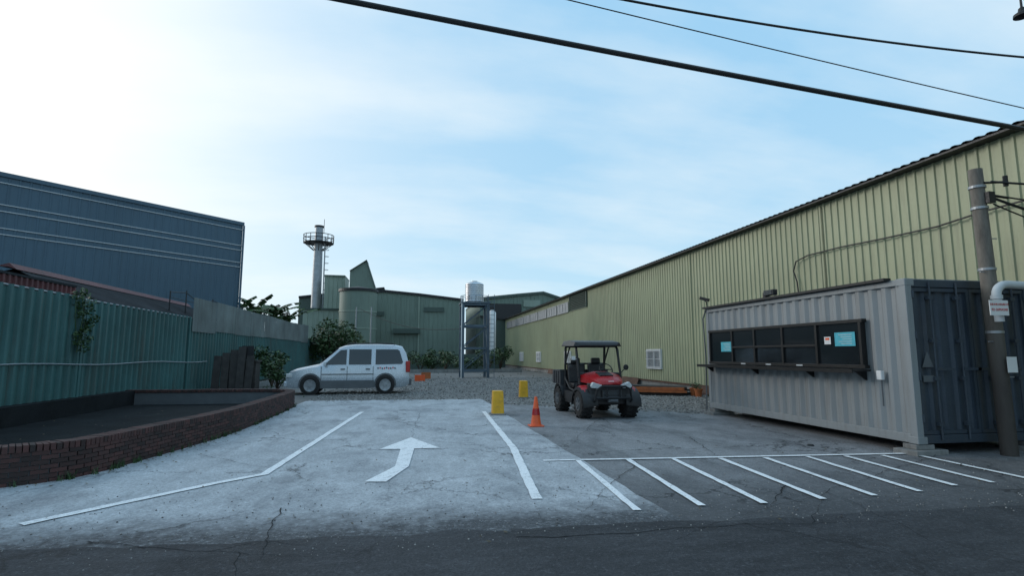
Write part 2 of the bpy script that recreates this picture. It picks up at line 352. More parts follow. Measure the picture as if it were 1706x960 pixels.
tag(MB().tube([PX(1800,300,XB-.12)]+pts,.02).build('wall_cable','dark'),'black cable slung along the olive warehouse wall and hooking down behind the container','cable')
# ---------------------------------------------------------------- container
X0,X1,Y0,Y1,Z0,Z1 = 7.75,10.19,7.4,13.46,.17,2.76
c = thing('shipping_container','grey shipping container kiosk with a dark blue end and serving windows','container',(X0,Y0,Z0))
cp3 = ((0,0),(.26,0),(.5,-1),(.76,-1))
MB().corr((X0+.02,Y0+.12),(X0+.02,Y1-.12),Z0+.14,Z1-.1,.276,.045,cp3,side=1).build('side_wall','cont_side',c,recalc=False)
mb = MB(); mb.box(X0,X0+.12,Y0,Y0+.12,Z0+.1,Z1-.1); mb.box(X0,X0+.12,Y1-.12,Y1,Z0+.1,Z1-.1); mb.box(X0,X0+.09,Y0+.12,Y1-.12,Z0,Z0+.14); mb.box(X0,X0+.09,Y0+.12,Y1-.12,Z1-.1,Z1-.01)
mb.build('side_frame','cont_side',c,bevel=.008)
mb = MB(); mb.box(X1-.12,X1,Y0,Y0+.12,Z0+.1,Z1-.1); mb.box(X0+.12,X1-.12,Y0+.0,Y0+.12,Z0,Z0+.13); mb.box(X0+.12,X1-.12,Y0,Y0+.12,Z1-.13,Z1-.01)
mb.box(X1-.08,X1-.02,Y0+.12,Y1,Z0,Z1-.02); mb.box(X0+.1,X1-.08,Y1-.08,Y1-.02,Z0,Z1-.02); mb.box(X0+.1,X1-.1,Y0+.13,Y1-.1,Z0+.03,Z0+.1)
mb.build('end_frame','cont_end',c,bevel=.008)
MB().box(X0+.02,X1-.02,Y0+.02,Y1-.02,Z1-.012,Z1+.004).build('roof','cont_side',c)
for x in (X0-.004,X1-.174):
    for y in (Y0-.004,Y1-.174):
        for z in (Z0-.01,Z1-.11): MB().box(x,x+.178,y,y+.178,z,z+.118).build('corner_casting','cont_side' if x < 9 else 'cont_end',c,bevel=.012)
for k in (0,1):
    a = X0+.13+k*1.095; b = a+1.085
    d = MB(); d.corr((a+.03,Y0+.05),(b-.03,Y0+.05),Z0+.16,Z1-.16,.24,.04,((0,0),(.4,0),(.55,-1),(.85,-1)),side=-1)
    door = d.build('end_door','cont_end',c,recalc=False)
    e = MB()
    for q in ((a,a+.05,Z0+.14,Z1-.14),(b-.05,b,Z0+.14,Z1-.14)): e.box(q[0],q[1],Y0+.012,Y0+.06,q[2],q[3])
    e.box(a+.05,b-.05,Y0+.012,Y0+.06,Z0+.14,Z0+.2); e.box(a+.05,b-.05,Y0+.012,Y0+.06,Z1-.2,Z1-.14); e.build('door_frame','cont_end',door)
    for z in (.5,1.15,1.8,2.45): MB().cyl((a+.0 if k == 0 else b,Y0+.0,z),(a+.0 if k == 0 else b,Y0+.0,z+.12),.022,n=8).build('hinge','cont_end',door)
    for xx in (a+.3,b-.27):
        r = MB().cyl((xx,Y0-.02,Z0+.06),(xx,Y0-.02,Z1-.05),.017,n=8)
        for z in (Z0+.3,Z0+1.0,Z0+1.6,Z1-.3): r.box(xx-.05,xx+.05,Y0-.035,Y0+.02,z-.03,z+.03)
        r.box(xx-.01,xx+.32,Y0-.045,Y0-.03,Z0+1.13,Z0+1.17) if k == 0 else r.box(xx-.32,xx+.01,Y0-.045,Y0-.03,Z0+1.13,Z0+1.17)
        r.build('lock_rod','cont_end',door)
MB().add([(X0+.2,Y0+.008,1.35),(X0+.42,Y0+.008,1.35),(X0+.31,Y0+.008,1.6)],[(0,1,2)]).build('warning_triangle','grey',c); MB().box(X0+.2,X0+.4,Y0+.004,Y0+.01,1.12,1.22).build('marking_plate','grey',c)
MB().box(X0-.09,X0+.05,Y0+.3,Y1+.02,Z1-.0,Z1+.045).build('roof_drip_edge','dark',c)
ys = [PX(p,575,X0-.05).y for p in (1184,1221,1258,1305,1362,1436)]
WZ0,WZ1 = 1.37,2.11
wf = MB(); xa,xb = X0-.08,X0+.02
wf.box(xa,xb,ys[5]-.06,ys[0]+.06,WZ1,WZ1+.06); wf.box(xa,xb,ys[5]-.06,ys[0]+.06,WZ0-.06,WZ0)
for i,y in enumerate(ys): wf.box(xa-.004,xb,y-.028,y+.028,WZ0,WZ1)
for i in (1,2,3): wf.box(xa-.002,xb,ys[i+1]+.028,ys[i]-.028,1.70,1.745)
wfo = wf.build('serving_window','frame',c,bevel=.004)
for i in range(5):
    if i in (1,2,3):
        MB().box(X0-.045,X0-.04,ys[i+1]+.02,ys[i]-.02,WZ0,1.70).build('pane','glass',wfo)
        MB().box(X0-.055,X0-.05,ys[i+1]+.02,ys[i]-.02,1.745,WZ1).build('pane','glass',wfo)
        MB().box(X0-.0865,X0-.084,(ys[i]+ys[i+1])/2-.09,(ys[i]+ys[i+1])/2+.09,WZ0-.045,WZ0-.02).build('window_label','trim',wfo)
    else: MB().box(X0-.045,X0-.04,ys[i+1]+.02,ys[i]-.02,WZ0,WZ1).build('pane','glass',wfo)
mb = MB(); mb.box(X0-.36,X0-.005,ys[5]-.1,ys[0]+.15,1.262,1.295); mb.box(X0-.38,X0-.355,ys[5]-.1,ys[0]+.15,1.235,1.30)
sh = mb.build('counter_shelf','frame',c)
for y in (ys[0],ys[2],ys[4]+.2,ys[5]): MB().prism([(X0-.24,1.26),(X0-.005,1.26),(X0-.005,1.11),(X0-.03,1.11)],y-.012,y+.012,'y').build('bracket','frame',sh)
def poster(pa,pb,z0,z1,lb):
    ya,yb = PX(pb,570,X0-.06).y,PX(pa,570,X0-.06).y
    t = thing('poster',lb,'poster',(X0-.06,(ya+yb)/2,z0)); MB().box(X0-.062,X0-.058,ya,yb,z0,z1).build('sheet','poster',t)
    for k in range(5): MB().box(X0-.0645,X0-.0625,ya+(yb-ya)*.15,yb-(yb-ya)*(.2+.1*(k%3)),z1-.05-k*(z1-z0)*.16,z1-.04-k*(z1-z0)*.16).build('printed_line','trim',t)
poster(1201,1219,1.62,1.86,'small cyan poster taped in the far left kiosk window')
poster(1391,1425,1.70,1.95,'larger cyan poster taped in the nearest kiosk window')
st = thing('notice','white notice with orange mark beside the larger cyan poster','notice',(X0-.062,PX(1379,570,X0-.06).y,1.74))
MB().box(-.002,.002,-.08,.08,0,.14).build('sheet','white',st,world=False); MB().box(-.005,-.0025,-.05,.05,.08,.12).build('orange_mark','orange',st,world=False)
y = PX(1470,628,X0).y
b = thing('outlet_box','white electric outlet box on the grey container wall near its corner','outlet box',(X0,y,1.2))
MB().box(-.07,.0,-.05,.05,-.07,.08).build('cover','white',b,world=False,bevel=.01); MB().cyl((-.02,0,-.06),(-.02,0,-.5),.012,n=6).build('conduit','grey',b,world=False)
for i,(x,y,l) in enumerate(((X0+.15,Y0+.12,'pair of stacked grey blocks under the near corner of the container'),(X1-.2,Y0+.12,'grey block under the container corner beside the pole'),(X0+.15,Y1-.2,'grey block under the far left corner of the container'))):
    mb = MB(); mb.ob((x,y,.04),(.32,.2,.04),(0,0,.1)); mb.ob((x-.02,y+.01,.118),(.16,.13,.037),(0,0,-.05)); tag(mb.build('support_block','conc',bevel=.01),l,'block')
q = PX(1288,497,X0+.02); f = thing('floodlight','black floodlight on the roof edge of the grey container','floodlight',(X0,q.y,Z1+.045))
MB().box(-.1,.02,-.16,.16,.03,.15).build('housing','black',f,world=False,bevel=.01); MB().box(-.108,-.101,-.13,.13,.045,.135).build('lens','winglass',f,world=False)
MB().tube([(-.03,-.17,.09),(-.03,-.17,0),(-.03,.17,0),(-.03,.17,.09)],.012).build('bracket','black',f,world=False); MB().box(-.02,.08,.2,.3,0,.12).build('junction_box','black',f,world=False)
f = thing('security_camera','small dark security camera on an arm at the far top corner of the container','camera',(X0,Y1-.1,Z1))
MB().tube([(0,0,0),(-.02,0,.18),(-.1,-.06,.22)],.015).build('arm','dark',f,world=False); MB().ob((-.13,-.1,.25),(.05,.12,.04),(.3,0,.6)).build('housing','dark',f,world=False)
tag(MB().tube([(X0-.02,Y1-.04,Z1-.03),(X0-.05,Y1+.06,2.5),(X0-.03,Y1+.03,1.5),(X0-.05,Y1+.05,.1)],.018).build('downpipe','grey'),'thin grey downpipe at the far corner of the container','pipe')
# ---------------------------------------------------------------- pole
pp = Vector((9.08,7.12,0))
u = thing('utility_pole','short weathered concrete utility pole in front of the dark blue container end','utility pole',pp)
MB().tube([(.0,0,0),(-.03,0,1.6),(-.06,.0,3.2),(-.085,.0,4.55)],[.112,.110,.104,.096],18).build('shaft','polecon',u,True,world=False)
for z in (1.9,2.9,3.9,4.25): MB().lathe([(.109,z-.02),(.118,z-.02),(.118,z+.02),(.109,z+.02)],(-.019*z,0,0)).build('steel_band','galv',u,world=False)
mb = MB(); mb.tube([(-.06,-.1,4.3),(.3,-.15,4.32)],.02); mb.cyl((.3,-.15,4.25),(.3,-.15,4.42),.035); mb.tube([(-.06,-.1,4.1),(.35,-.12,4.06)],.015); mb.ob((-.02,-.13,4.05),(.06,.04,.09)); mb.build('bracket_arm','dark',u,world=False)
for k in range(5): MB().cyl((.07*(-1)**k-.02*(1.2+k*.55),-.03,1.2+k*.55),(.2*(-1)**k-.02*(1.2+k*.55),-.05,1.2+k*.55),.009,n=6).build('step_bolt','galv',u,world=False)
for j,(z,zz,r,lb) in enumerate(((4.32,4.25,.018,'top service cable running right from the concrete pole'),(4.1,4.12,.013,'thin service cable just under the top one on the pole'),(4.05,3.82,.022,'sagging thick service cable low on the pole top'),(3.95,4.0,.012,'lowest looping service cable off the pole top'))):
    a = pp+Vector((.05,-.12,z)); b = pp+Vector((3.4,-1.2+.3*j,zz)); pts = [a.lerp(b,t/12)-Vector((0,0,(.12+.1*j)*math.sin(math.pi*t/12))) for t in range(13)]
    tag(MB().tube(pts,r).build('service_cable','dark'),lb,'cable')
YP = 6.88
P1 = PY(1660,492,YP)
g = MB(); b0 = Vector((P1.x,YP,P1.z)); pts = [(b0.x+.01,YP,2.05),(b0.x,YP,b0.z)]
for k in range(1,7): a = math.pi/2*k/6; pts.append((b0.x+.2*(1-math.cos(a)),YP,b0.z+.17*math.sin(a)))
pts += [(b0.x+.5,YP,b0.z+.165),(b0.x+1.2,YP,b0.z+.15)]
g.tube(pts,.062,14); g.tube([(b0.x,YP,b0.z-.06),(b0.x,YP,b0.z)],.078,14)
tag(g.build('conduit_pipe','trim',smooth=True),'pale goosenecked conduit pipe strapped to the concrete pole','pipe')
def text(s, size, parent, loc, rot, m, name='lettering'):
    cu = bpy.data.curves.new('t','FONT'); cu.body = s; cu.size = size; cu.align_x = 'CENTER'; cu.align_y = 'CENTER'; cu.extrude = .001
    o = bpy.data.objects.new('t',cu); C.objects.link(o); bpy.context.view_layer.update()
    me = bpy.data.meshes.new_from_object(o.evaluated_get(bpy.context.evaluated_depsgraph_get())); bpy.data.objects.remove(o)
    me.materials.clear(); me.materials.append(M[m]); q = bpy.data.objects.new(name,me); C.objects.link(q); q.parent = parent; q.location = loc; q.rotation_euler = rot; return q
sp = PY(1665,513,6.78); s = thing('sign','white sign with red lettering and phone number strapped to the pole','sign',sp)
MB().box(-.17,.17,0,.012,-.115,.115).build('board','white',s,world=False)
text('北區水電工程有限公司',.034,s,(0,-.004,.05),(R(90),0,0),'redtext'); text('02-26954240',.055,s,(0,-.004,-.03),(R(90),0,0),'redtext')
sp = PY(1687,608,6.95); s = thing('notice','small white paper notice low on the pole','notice',sp)
MB().box(-.09,.09,0,.008,-.12,.12).build('sheet','white',s,world=False)
# ---------------------------------------------------------------- overhead wires
def wire(a, b, Y, r, lb, ext=1.6, sag=.25):
    A = PY(*a,Y); B = PY(*b,Y); D = B-A; A2 = A-D*ext*.6; B2 = B+D*.5; pts = []
    for i in range(41):
        t = i/40; p = A2.lerp(B2,t); ta = (ext*.6)/(1.5+ext*.6); tb = (1+ext*.6)/(1.5+ext*.6)
        p.z += sag*((t-ta)*(t-tb))*4; pts.append(p)
    return tag(MB().tube(pts,r,8).build('overhead_wire','dark',smooth=True),lb,'wire')
wire((575,0),(1706,215),6.0,.034,'thickest black overhead wire crossing above the yard',sag=.12)
wire((950,0),(1706,180),8.0,.010,'thin lower overhead wire ending above the warehouse eave',sag=.1)
wire((1045,0),(1706,95),8.5,.022,'upper twisted overhead wire at the top right',sag=.6)
q = PY(1703,22,7.5); l = thing('street_lamp','dark lamp head hanging at the top right corner','lamp',q)
MB().lathe([(.03,.12),(.05,.1),(.06,.04),(.13,-.01),(.135,-.06),(.05,-.09)],n=18).build('lamp_shade','dark',l,world=False)
MB().tube([(0,0,.1),(0,0,.3),(.3,0,.45),(1.5,0,.5)],.02).build('arm','dark',l,world=False)
# ---------------------------------------------------------------- left fence
def fx(y): return -8.65+(y-13.3)*.012
f = thing('sheet_metal_fence','teal green corrugated metal fence along the left side of the lot','fence',(-8.6,20,0))
for i,(a,b,h) in enumerate(((4,9.5,3.12),(9.5,16.2,3.08),(16.2,23.2,3.02),(23.2,33,2.95),(33,46,2.85),(46,53,2.75))):
    MB().corr((fx(a),a),(fx(b)+(.02 if i%2 else 0),b-.02),.12,h,.32,.07,((0,0),(.5,0),(.62,1),(.86,1)),side=-1).build('panel','fence',f,recalc=False)
MB().box(-8.85,-8.72,4,53,0,.22).build('kerb','conc',f)
for y in (4.2,9.5,16.2,23.2,33,46,52.8): MB().box(fx(y)-.12,fx(y)-.04,y-.04,y+.04,0,2.7).build('post','galv',f)
for (a,b,h) in ((4,16.2,3.09),(16.2,33,2.98)): MB().tube([(fx(a)+.02,a,h+.03),(fx(b)+.02,b,h-.05)],.025,6).build('top_rail','galv',f)
for y in (16.25,23.1): MB().box(fx(y)+.06,fx(y)+.10,y-.05,y+.05,.15,3.0).build('cover_strip','fence',f)
tag(MB().tube([(fx(y)+.10,y,1.32-.004*(y-12)+.03*math.sin(y)) for y in range(6,26)],.016,6).build('conduit_pipe','galv'),'thin grey conduit pipe running along the teal fence','pipe')
t = thing('sheet_screen','pale weathered metal screen rising above the middle of the teal fence','screen',(-8.5,34,2.5))
for i in range(9):
    a = 23.3+i*2.55; MB().corr((-8.45+.012*(a-23),a),(-8.43+.012*(a-23),a+2.53),2.5+random.uniform(-.06,.06),3.80+random.uniform(-.05,.05),.16,.025,((0,0),(.5,1)),side=-1).build('panel','fence2',t,recalc=False)
# sheds
s = thing('shed','low shed with dull red corrugated roof behind the near part of the teal fence','shed',(-12,13,0))
MB().box(-16,-9.9,4,17.2,0,3.1).build('wall','shed',s)
MB().corr((-9.55,3.8),(-9.55,17.6),3.12,3.46,.2,.04,((0,0),(.5,0),(.6,1),(.9,1)),side=-1).build('fascia','redroof',s,recalc=False)
MB().prism([(-9.5,3.46),(-16.5,4.1),(-16.5,4.16),(-9.5,3.52)],3.8,17.6,'y').build('roof','shed',s)
MB().tube([(-9.4,3.8,3.1),(-9.4,17.6,3.12)],.03).build('gutter','galv',s)
s = thing('shed','dark lean-to shed with red ridge behind the middle of the teal fence','shed',(-11,22,0))
MB().box(-14,-9.6,17.8,30,0,3.0).build('wall','wood',s)
mb = MB(); secs = []
for i in range(0,121):
    y = 17.7+i*.1025; h = .03 if i%2 else 0; secs.append([(-9.2,y,3.1+h),(-11.2,y,3.98+h),(-14.5,y,3.1+h)])
mb.loft(secs,False,False); mb.build('roof','shed',s,recalc=False)
MB().prism([(-11.0,3.94),(-11.2,4.12),(-11.5,4.03),(-11.2,4.01)],17.5,30.1,'y').build('ridge_cap','redroof',s)
MB().box(-9.25,-9.18,17.7,30,3.04,3.12).build('eave','galv',s)
mb = MB()
for i in range(14): y = 24+i*1.6; mb.cyl((-9.6,y,2.8),(-9.6,y,4.1+.25*math.sin(i*2.3)),.025,n=5)
mb.tube([(-9.6,24+i*1.6,4.05+.2*math.sin(i*2.3)) for i in range(14)],.018); mb.tube([(-9.6,24+i*1.6,3.85) for i in range(14)],.014)
tag(mb.build('pipe_railing','dark'),'thin dark pipe railing behind the pale metal screen','railing')
# navy building
A = Vector((-12.3,42.0)); Bv = A+Vector((-.69,-.72))*36
s = thing('industrial_building','large slate blue windowless industrial building with pale horizontal strips on the left','building',(A.x,A.y,0))
MB().corr((A.x,A.y),(Bv.x,Bv.y),0,10.95,.45,.03,((0,0),(.7,0),(.78,1),(.92,1)),side=1).build('front_wall','navy',s,recalc=False)
nb = Vector((-.72,.69)); tt = (Bv-A).normalized()
mb = MB(); a1 = A+nb*.1; b1 = Bv+nb*.1; c1 = Bv+nb*24; d1 = A+nb*24
mb.prism([tuple(a1),tuple(b1),tuple(c1),tuple(d1)],0,10.9,'z'); mb.build('side_wall','navy',s)
nf = Vector((.72,-.69))
def strip(z0,z1,m,nm,o=.06):
    a = A+nf*o-tt*.06; b = Bv+nf*o; a2 = A+nb*.12-tt*.06; b2 = Bv+nb*.12
    MB().prism([tuple(a),tuple(b),tuple(b2),tuple(a2)],z0,z1,'z').build(nm,m,s)
strip(10.92,11.15,'navy','parapet_cap',.09)
for dz in (.50,1.67,2.02,2.92,3.25): strip(11.1-dz-.04,11.1-dz,'trim','trim_strip',.065)
MB().tube([(A.x+.1,A.y-.05,0),(A.x+.1,A.y-.05,10.9)],.07).build('downpipe','navy',s)
# ---------------------------------------------------------------- brick planter
ctrl = [(-9.2,7.0),(-6.6,7.05),(-5.4,7.25),(-4.6,7.6),(-4.1,8.1),(-3.85,9.2),(-3.6,10.6),(-3.42,12.2),(-3.38,14.2),(-3.38,16.2),(-3.45,17.6),(-3.9,18.4),(-4.8,18.7),(-8.5,18.9)]
def catmull(c, n=8):
    P = [Vector(p) for p in c]; P = [P[0]*2-P[1]]+P+[P[-1]*2-P[-2]]; out = []
    for i in range(1,len(P)-2):
        for k in range(n):
            t = k/n; a,b,d,e = P[i-1:i+3]
            out.append(.5*((2*b)+(d-a)*t+(2*a-5*b+4*d-e)*t*t+(-a+3*b-3*d+e)*t**3))
    out.append(P[-2]); return out
path = catmull(ctrl)
cum = [0]
for i in range(1,len(path)): cum.append(cum[-1]+(path[i]-path[i-1]).length)
def at(s):
    s = max(0,min(cum[-1]-1e-4,s))
    for i in range(1,len(cum)):
        if cum[i] >= s:
            t = (s-cum[i-1])/(cum[i]-cum[i-1]); d = (path[i]-path[i-1]).normalized(); return path[i-1].lerp(path[i],t), d
pl = thing('planter_wall','low curved dark red brick planter wall with a soldier course on top','brick wall',(-4.5,12,0))
core = MB(); secs = []
n = 120
for i in range(n+1):
    p,d = at(cum[-1]*i/n); nn = Vector((-d.y,d.x)); a = p-nn*.012; b = p+nn*.2
    secs.append([(a.x,a.y,-.1),(a.x,a.y,.38),(b.x,b.y,.38),(b.x,b.y,-.1)])
core.loft(secs); core.build('mortar_core','grey',pl)
br = MB()
for r in range(7):
    s0 = (r%2)*.09
    while s0 < cum[-1]:
        p,d = at(s0+.085); nn = Vector((-d.y,d.x)); q = p-nn*random.uniform(0,.006)
        br.ob((q.x,q.y,.030+r*.056),(.084,.03,.0235),(0,0,math.atan2(d.y,d.x))); s0 += .18
br.build('brick_face','brick',pl)
br = MB(); s0 = 0
while s0 < cum[-1]:
    p,d = at(s0+.03); nn = Vector((-d.y,d.x)); q = p+nn*.095
    br.ob((q.x,q.y,.43+random.uniform(-.004,.004)),(.026,.135,.042),(random.uniform(-.01,.01),0,math.atan2(d.y,d.x))); s0 += .062
br.build('brick_coping','brick',pl,bevel=.004)
sheet('soil_bed', [(-8.7,7.1)]+[(p.x-.12,p.y) for p in path if p.x > -8.6][:], .03, 'soil')
tag(MB().box(-8.6,-8.25,7.2,18.8,.0,.45).build('retaining_wall','soil'),'dark low retaining wall at the foot of the teal fence inside the planter','wall')
# ---------------------------------------------------------------- wheel
def wheel(parent, loc, r, w_, rimr, knob=True, side=1, axis='x', rimmat='grey'):
    loc = Vector(loc); a = w_/2
    mb = MB(); pr = [(rimr,-a*.85),(rimr+.02,-a),(r*.88,-a*1.02),(r*.985,-a*.75),(r,0),(r*.985,a*.75),(r*.88,a*1.02),(rimr+.02,a),(rimr,a*.85)]
    mb.lathe(pr,loc,axis,28)
    if knob:
        for k in range(16):
            q = 2*math.pi*k/16
            for sgn,dq in ((-1,0),(1,.19)):
                c,s_ = math.cos(q+dq),math.sin(q+dq)
                mb.ob(loc+Vector((sgn*a*.56,c*(r+.006),s_*(r+.006))),(a*.46,.018,.028),(q+dq,0,0))
    mb.build('tyre','rubber',parent,True,world=False)
    m2 = MB(); s = side
    # dished outer face lies just outside the tyre caps so the rim shows
    prof = [(rimr,a*.2),(rimr*1.02,a*1.04),(rimr*.92,a*1.02),(rimr*.84,a*.90),(rimr*.34,a*.92),(rimr*.28,a*1.04),(.01,a*1.05)]
    if s < 0: prof = [(p_[0],-p_[1]) for p_ in prof]
    m2.lathe(prof,loc,axis,24)
    for k in range(6):
        q = k*math.pi/3; c,s_ = math.cos(q)*rimr*.6,math.sin(q)*rimr*.6; off = s*a*.97
        if axis == 'x': m2.ob(loc+Vector((off,c,s_)),(.012,rimr*.28,.02),(q,0,0))
        else: m2.ob(loc+Vector((c,off,s_)),(rimr*.28,.012,.02),(0,-q,0))
    m2.build('rim',rimmat,parent,True,world=False)
# ---------------------------------------------------------------- UTV
v = thing('utility_vehicle','red and black off road utility vehicle with roof and cargo bed on knobby tyres','utility vehicle',(4.74,14.0,0),R(1))
for (x,y) in ((-.58,-.9),(.58,-.9),(-.58,.92),(.58,.92)):
    e = bpy.data.objects.new('wheel',None); C.objects.link(e); e.parent = v; wheel(e,(x,y,.352),.335,.28,.165,True,1 if x > 0 else -1)
mb = MB(); mb.box(-.4,.4,-1.2,1.35,.36,.46); mb.box(-.62,.62,-.35,.5,.3,.40); mb.box(-.42,.42,.45,1.35,.46,.72); mb.cyl((-.5,-.9,.345),(.5,-.9,.345),.035); mb.cyl((-.5,.92,.345),(.5,.92,.345),.04)
for sx in (-1,1):
    mb.tube([(sx*.2,-.9,.42),(sx*.45,-.9,.38)],.03); mb.tube([(sx*.3,-.88,.85),(sx*.42,-.88,.42)],.045); mb.box(sx*.5-.12,sx*.5+.12,-.5,-.42,.35,.8); mb.box(min(sx*.55,sx*.64),max(sx*.55,sx*.64),-.4,.5,.38,.6)
mb.build('chassis','black',v,world=False)
h = MB()
def hs(y,w_,zt,zb,cr): return [(-w_,y,zb),(-w_,y,zt-.05),(-w_*.72,y,zt),(-w_*.3,y,zt+cr),(w_*.3,y,zt+cr),(w_*.72,y,zt),(w_,y,zt-.05),(w_,y,zb)]
h.loft([hs(-1.33,.18,.88,.83,.0),hs(-1.26,.28,.92,.82,.01),hs(-1.1,.37,.97,.82,.03),hs(-.8,.45,1.03,.84,.04),hs(-.5,.51,1.08,.86,.04)])
hood = h.build('hood','red',v,True,world=False)
MB().ob((0,-.84,1.065),(.17,.18,.014),(R(12),0,0)).build('air_scoop','black',hood,world=False)
MB().ob((0,-1.29,.895),(.07,.01,.014),(R(25),0,0)).build('white_decal','white',hood,world=False)
for sx in (-1,1):
    for nm,mm,yc,tag_ in (('front_fender','red',-.9,1),('rear_fender','black',.92,0)):
        fe = MB(); prof = [(math.cos(R(10+k*16))*.42,math.sin(R(10+k*16))*.42) for k in range(11)]; secs = []
        rng = prof[2:9] if tag_ else prof
        for (a,b) in rng: secs.append([(sx*.36,yc+a,.38+b),(sx*.64,yc+a,.39+b*.98),(sx*.70,yc+a*1.02,.37+b*.95),(sx*.70,yc+a*1.03,.35+b*.93),(sx*.36,yc+a*.95,.38+b*.93)])
        fe.loft(secs); fe.build(nm,mm,v,True,world=False)
    mb = MB(); secs = [[(sx*.36,-.9+a,.38+b),(sx*.735,-.9+a*1.05,.34+b*.93),(sx*.735,-.9+a*1.07,.29+b*.9),(sx*.36,-.9+a*.98,.34+b*.9)] for (a,b) in [(math.cos(R(0+k*18))*.45,math.sin(R(0+k*18))*.45) for k in range(11)]]
    mb.loft(secs).build('fender_flare','black',v,True,world=False)
    MB().prism([(sx*.24,.82),(sx*.46,.89),(sx*.53,.80),(sx*.50,.75),(sx*.30,.74)],-1.325,-1.2,'y').build('headlight','lens',v,world=False,bevel=.01)
    mb = MB(); mb.tube([(sx*.58,-.45,1.05),(sx*.7,-.45,1.18)],.012); mb.lathe([(.01,-.02),(.07,-.015),(.075,.0),(.01,.02)],(sx*.74,-.46,1.22),'y',14); mb.build('mirror','black',v,world=False)
mb = MB(); mb.loft([[(-.50,-1.31,.46),(.50,-1.31,.46),(.58,-1.25,.84),(-.58,-1.25,.84)],[(-.48,-1.1,.42),(.48,-1.1,.42),(.52,-1.0,.86),(-.52,-1.0,.86)]])
mb.box(-.26,.26,-1.35,-1.28,.52,.70); bp = mb.build('front_bumper','black',v,world=False,bevel=.02)
mb = MB(); mb.tube([(-.46,-1.3,.40),(-.46,-1.43,.48),(-.42,-1.44,.72),(-.30,-1.44,.79),(.30,-1.44,.79),(.42,-1.44,.72),(.46,-1.43,.48),(.46,-1.3,.40)],.026); mb.tube([(-.45,-1.43,.52),(.45,-1.43,.52)],.026); mb.cyl((-.17,-1.43,.52),(-.15,-1.44,.79),.018); mb.cyl((.17,-1.43,.52),(.15,-1.44,.79),.018); mb.build('bull_bar','dark',v,True,world=False)
mb = MB(); mb.box(-.12,.12,-1.42,-1.33,.42,.50); mb.cyl((-.09,-1.425,.46),(.09,-1.425,.46),.03); mb.build('winch','grey',bp,world=False)
mb = MB()
for k in range(5): mb.box(-.24,.24,-1.36,-1.349,.54+k*.032,.552+k*.032)
mb.build('grille','grey',bp,world=False)
mb = MB()
for sx in (-1,1):
    mb.tube([(sx*.56,-.52,.95),(sx*.56,-.50,1.1),(sx*.56,-.34,1.68),(sx*.55,-.28,1.76),(sx*.55,-.1,1.80),(sx*.55,.5,1.80),(sx*.56,.58,1.74),(sx*.56,.64,1.2),(sx*.56,.66,.5)],.033)
    mb.tube([(sx*.55,.2,1.79),(sx*.56,.64,1.3)],.022); mb.tube([(sx*.6,-.35,.62),(sx*.6,.1,.66),(sx*.6,.5,.9),(sx*.56,.64,.95)],.025)
for (y,z) in ((-.26,1.76),(.56,1.76),(.65,1.3),(.66,.9)): mb.tube([(-.55,y,z),(.55,y,z)],.024)
mb.build('roll_cage','dark',v,True,world=False)
mb = MB()
for k in range(9): mb.tube([(-.5+k*.125,.66,.9),(-.5+k*.125,.655,1.3)],.008,5)
mb.build('cage_screen','dark',v,world=False)
MB().loft([[(-.52,-.48,1.76),(.52,-.48,1.76),(.50,-.48,1.80),(-.50,-.48,1.80)],[(-.66,-.40,1.76),(.66,-.40,1.76),(.60,-.40,1.87),(-.60,-.40,1.87)],[(-.69,.1,1.77),(.69,.1,1.77),(.62,.1,1.92),(-.62,.1,1.92)],[(-.68,.6,1.77),(.68,.6,1.77),(.61,.6,1.91),(-.61,.6,1.91)],[(-.54,.76,1.77),(.54,.76,1.77),(.5,.76,1.83),(-.5,.76,1.83)]]).build('roof','black',v,True,world=False,bevel=.01)
for sx in (-.29,.29):
    mb = MB(); mb.box(sx-.25,sx+.25,.0,.5,.68,.80); mb.ob((sx,.52,1.04),(.24,.055,.26),(R(-10),0,0)); mb.ob((sx,.59,1.38),(.13,.045,.08),(R(-10),0,0)); mb.build('seat','black',v,world=False,bevel=.03)
MB().box(-.54,.54,-.5,-.38,.7,1.09).build('dashboard','black',v,world=False,bevel=.02)
mb = MB()
pts = [Vector((.28+math.cos(q)*.17,-.24+math.sin(q)*.09,1.16+math.sin(q)*.145)) for q in [2*math.pi*k/20 for k in range(21)]]
mb.tube(pts,.014); mb.tube([(.28,-.24,1.16),(.28,-.42,1.04)],.02); mb.tube([(.12,-.24,1.16),(.44,-.24,1.16)],.012); mb.build('steering_wheel','black',v,True,world=False)
mb = MB(); mb.box(-.64,.64,.72,1.5,.74,.79)
for q in ((-.68,-.64,.72,1.52,.74,1.12),(.64,.68,.72,1.52,.74,1.12),(-.64,.64,.72,.76,.79,1.12),(-.64,.64,1.48,1.52,.79,1.12)): mb.box(*q)
mb.box(-.70,.70,.70,.745,1.10,1.14)
for y in (.9,1.1,1.3): mb.box(-.70,-.68,y-.02,y+.02,.76,1.10); mb.box(.68,.70,y-.02,y+.02,.76,1.10)
mb.build('cargo_bed','bed',v,world=False,bevel=.006)
mb = MB(); mb.tube([(-.57,-.42,1.42),(-.66,-.46,1.46)],.01); mb.ob((-.68,-.46,1.46),(.045,.03,.05)); mb.build('work_light','lens',v,world=False)
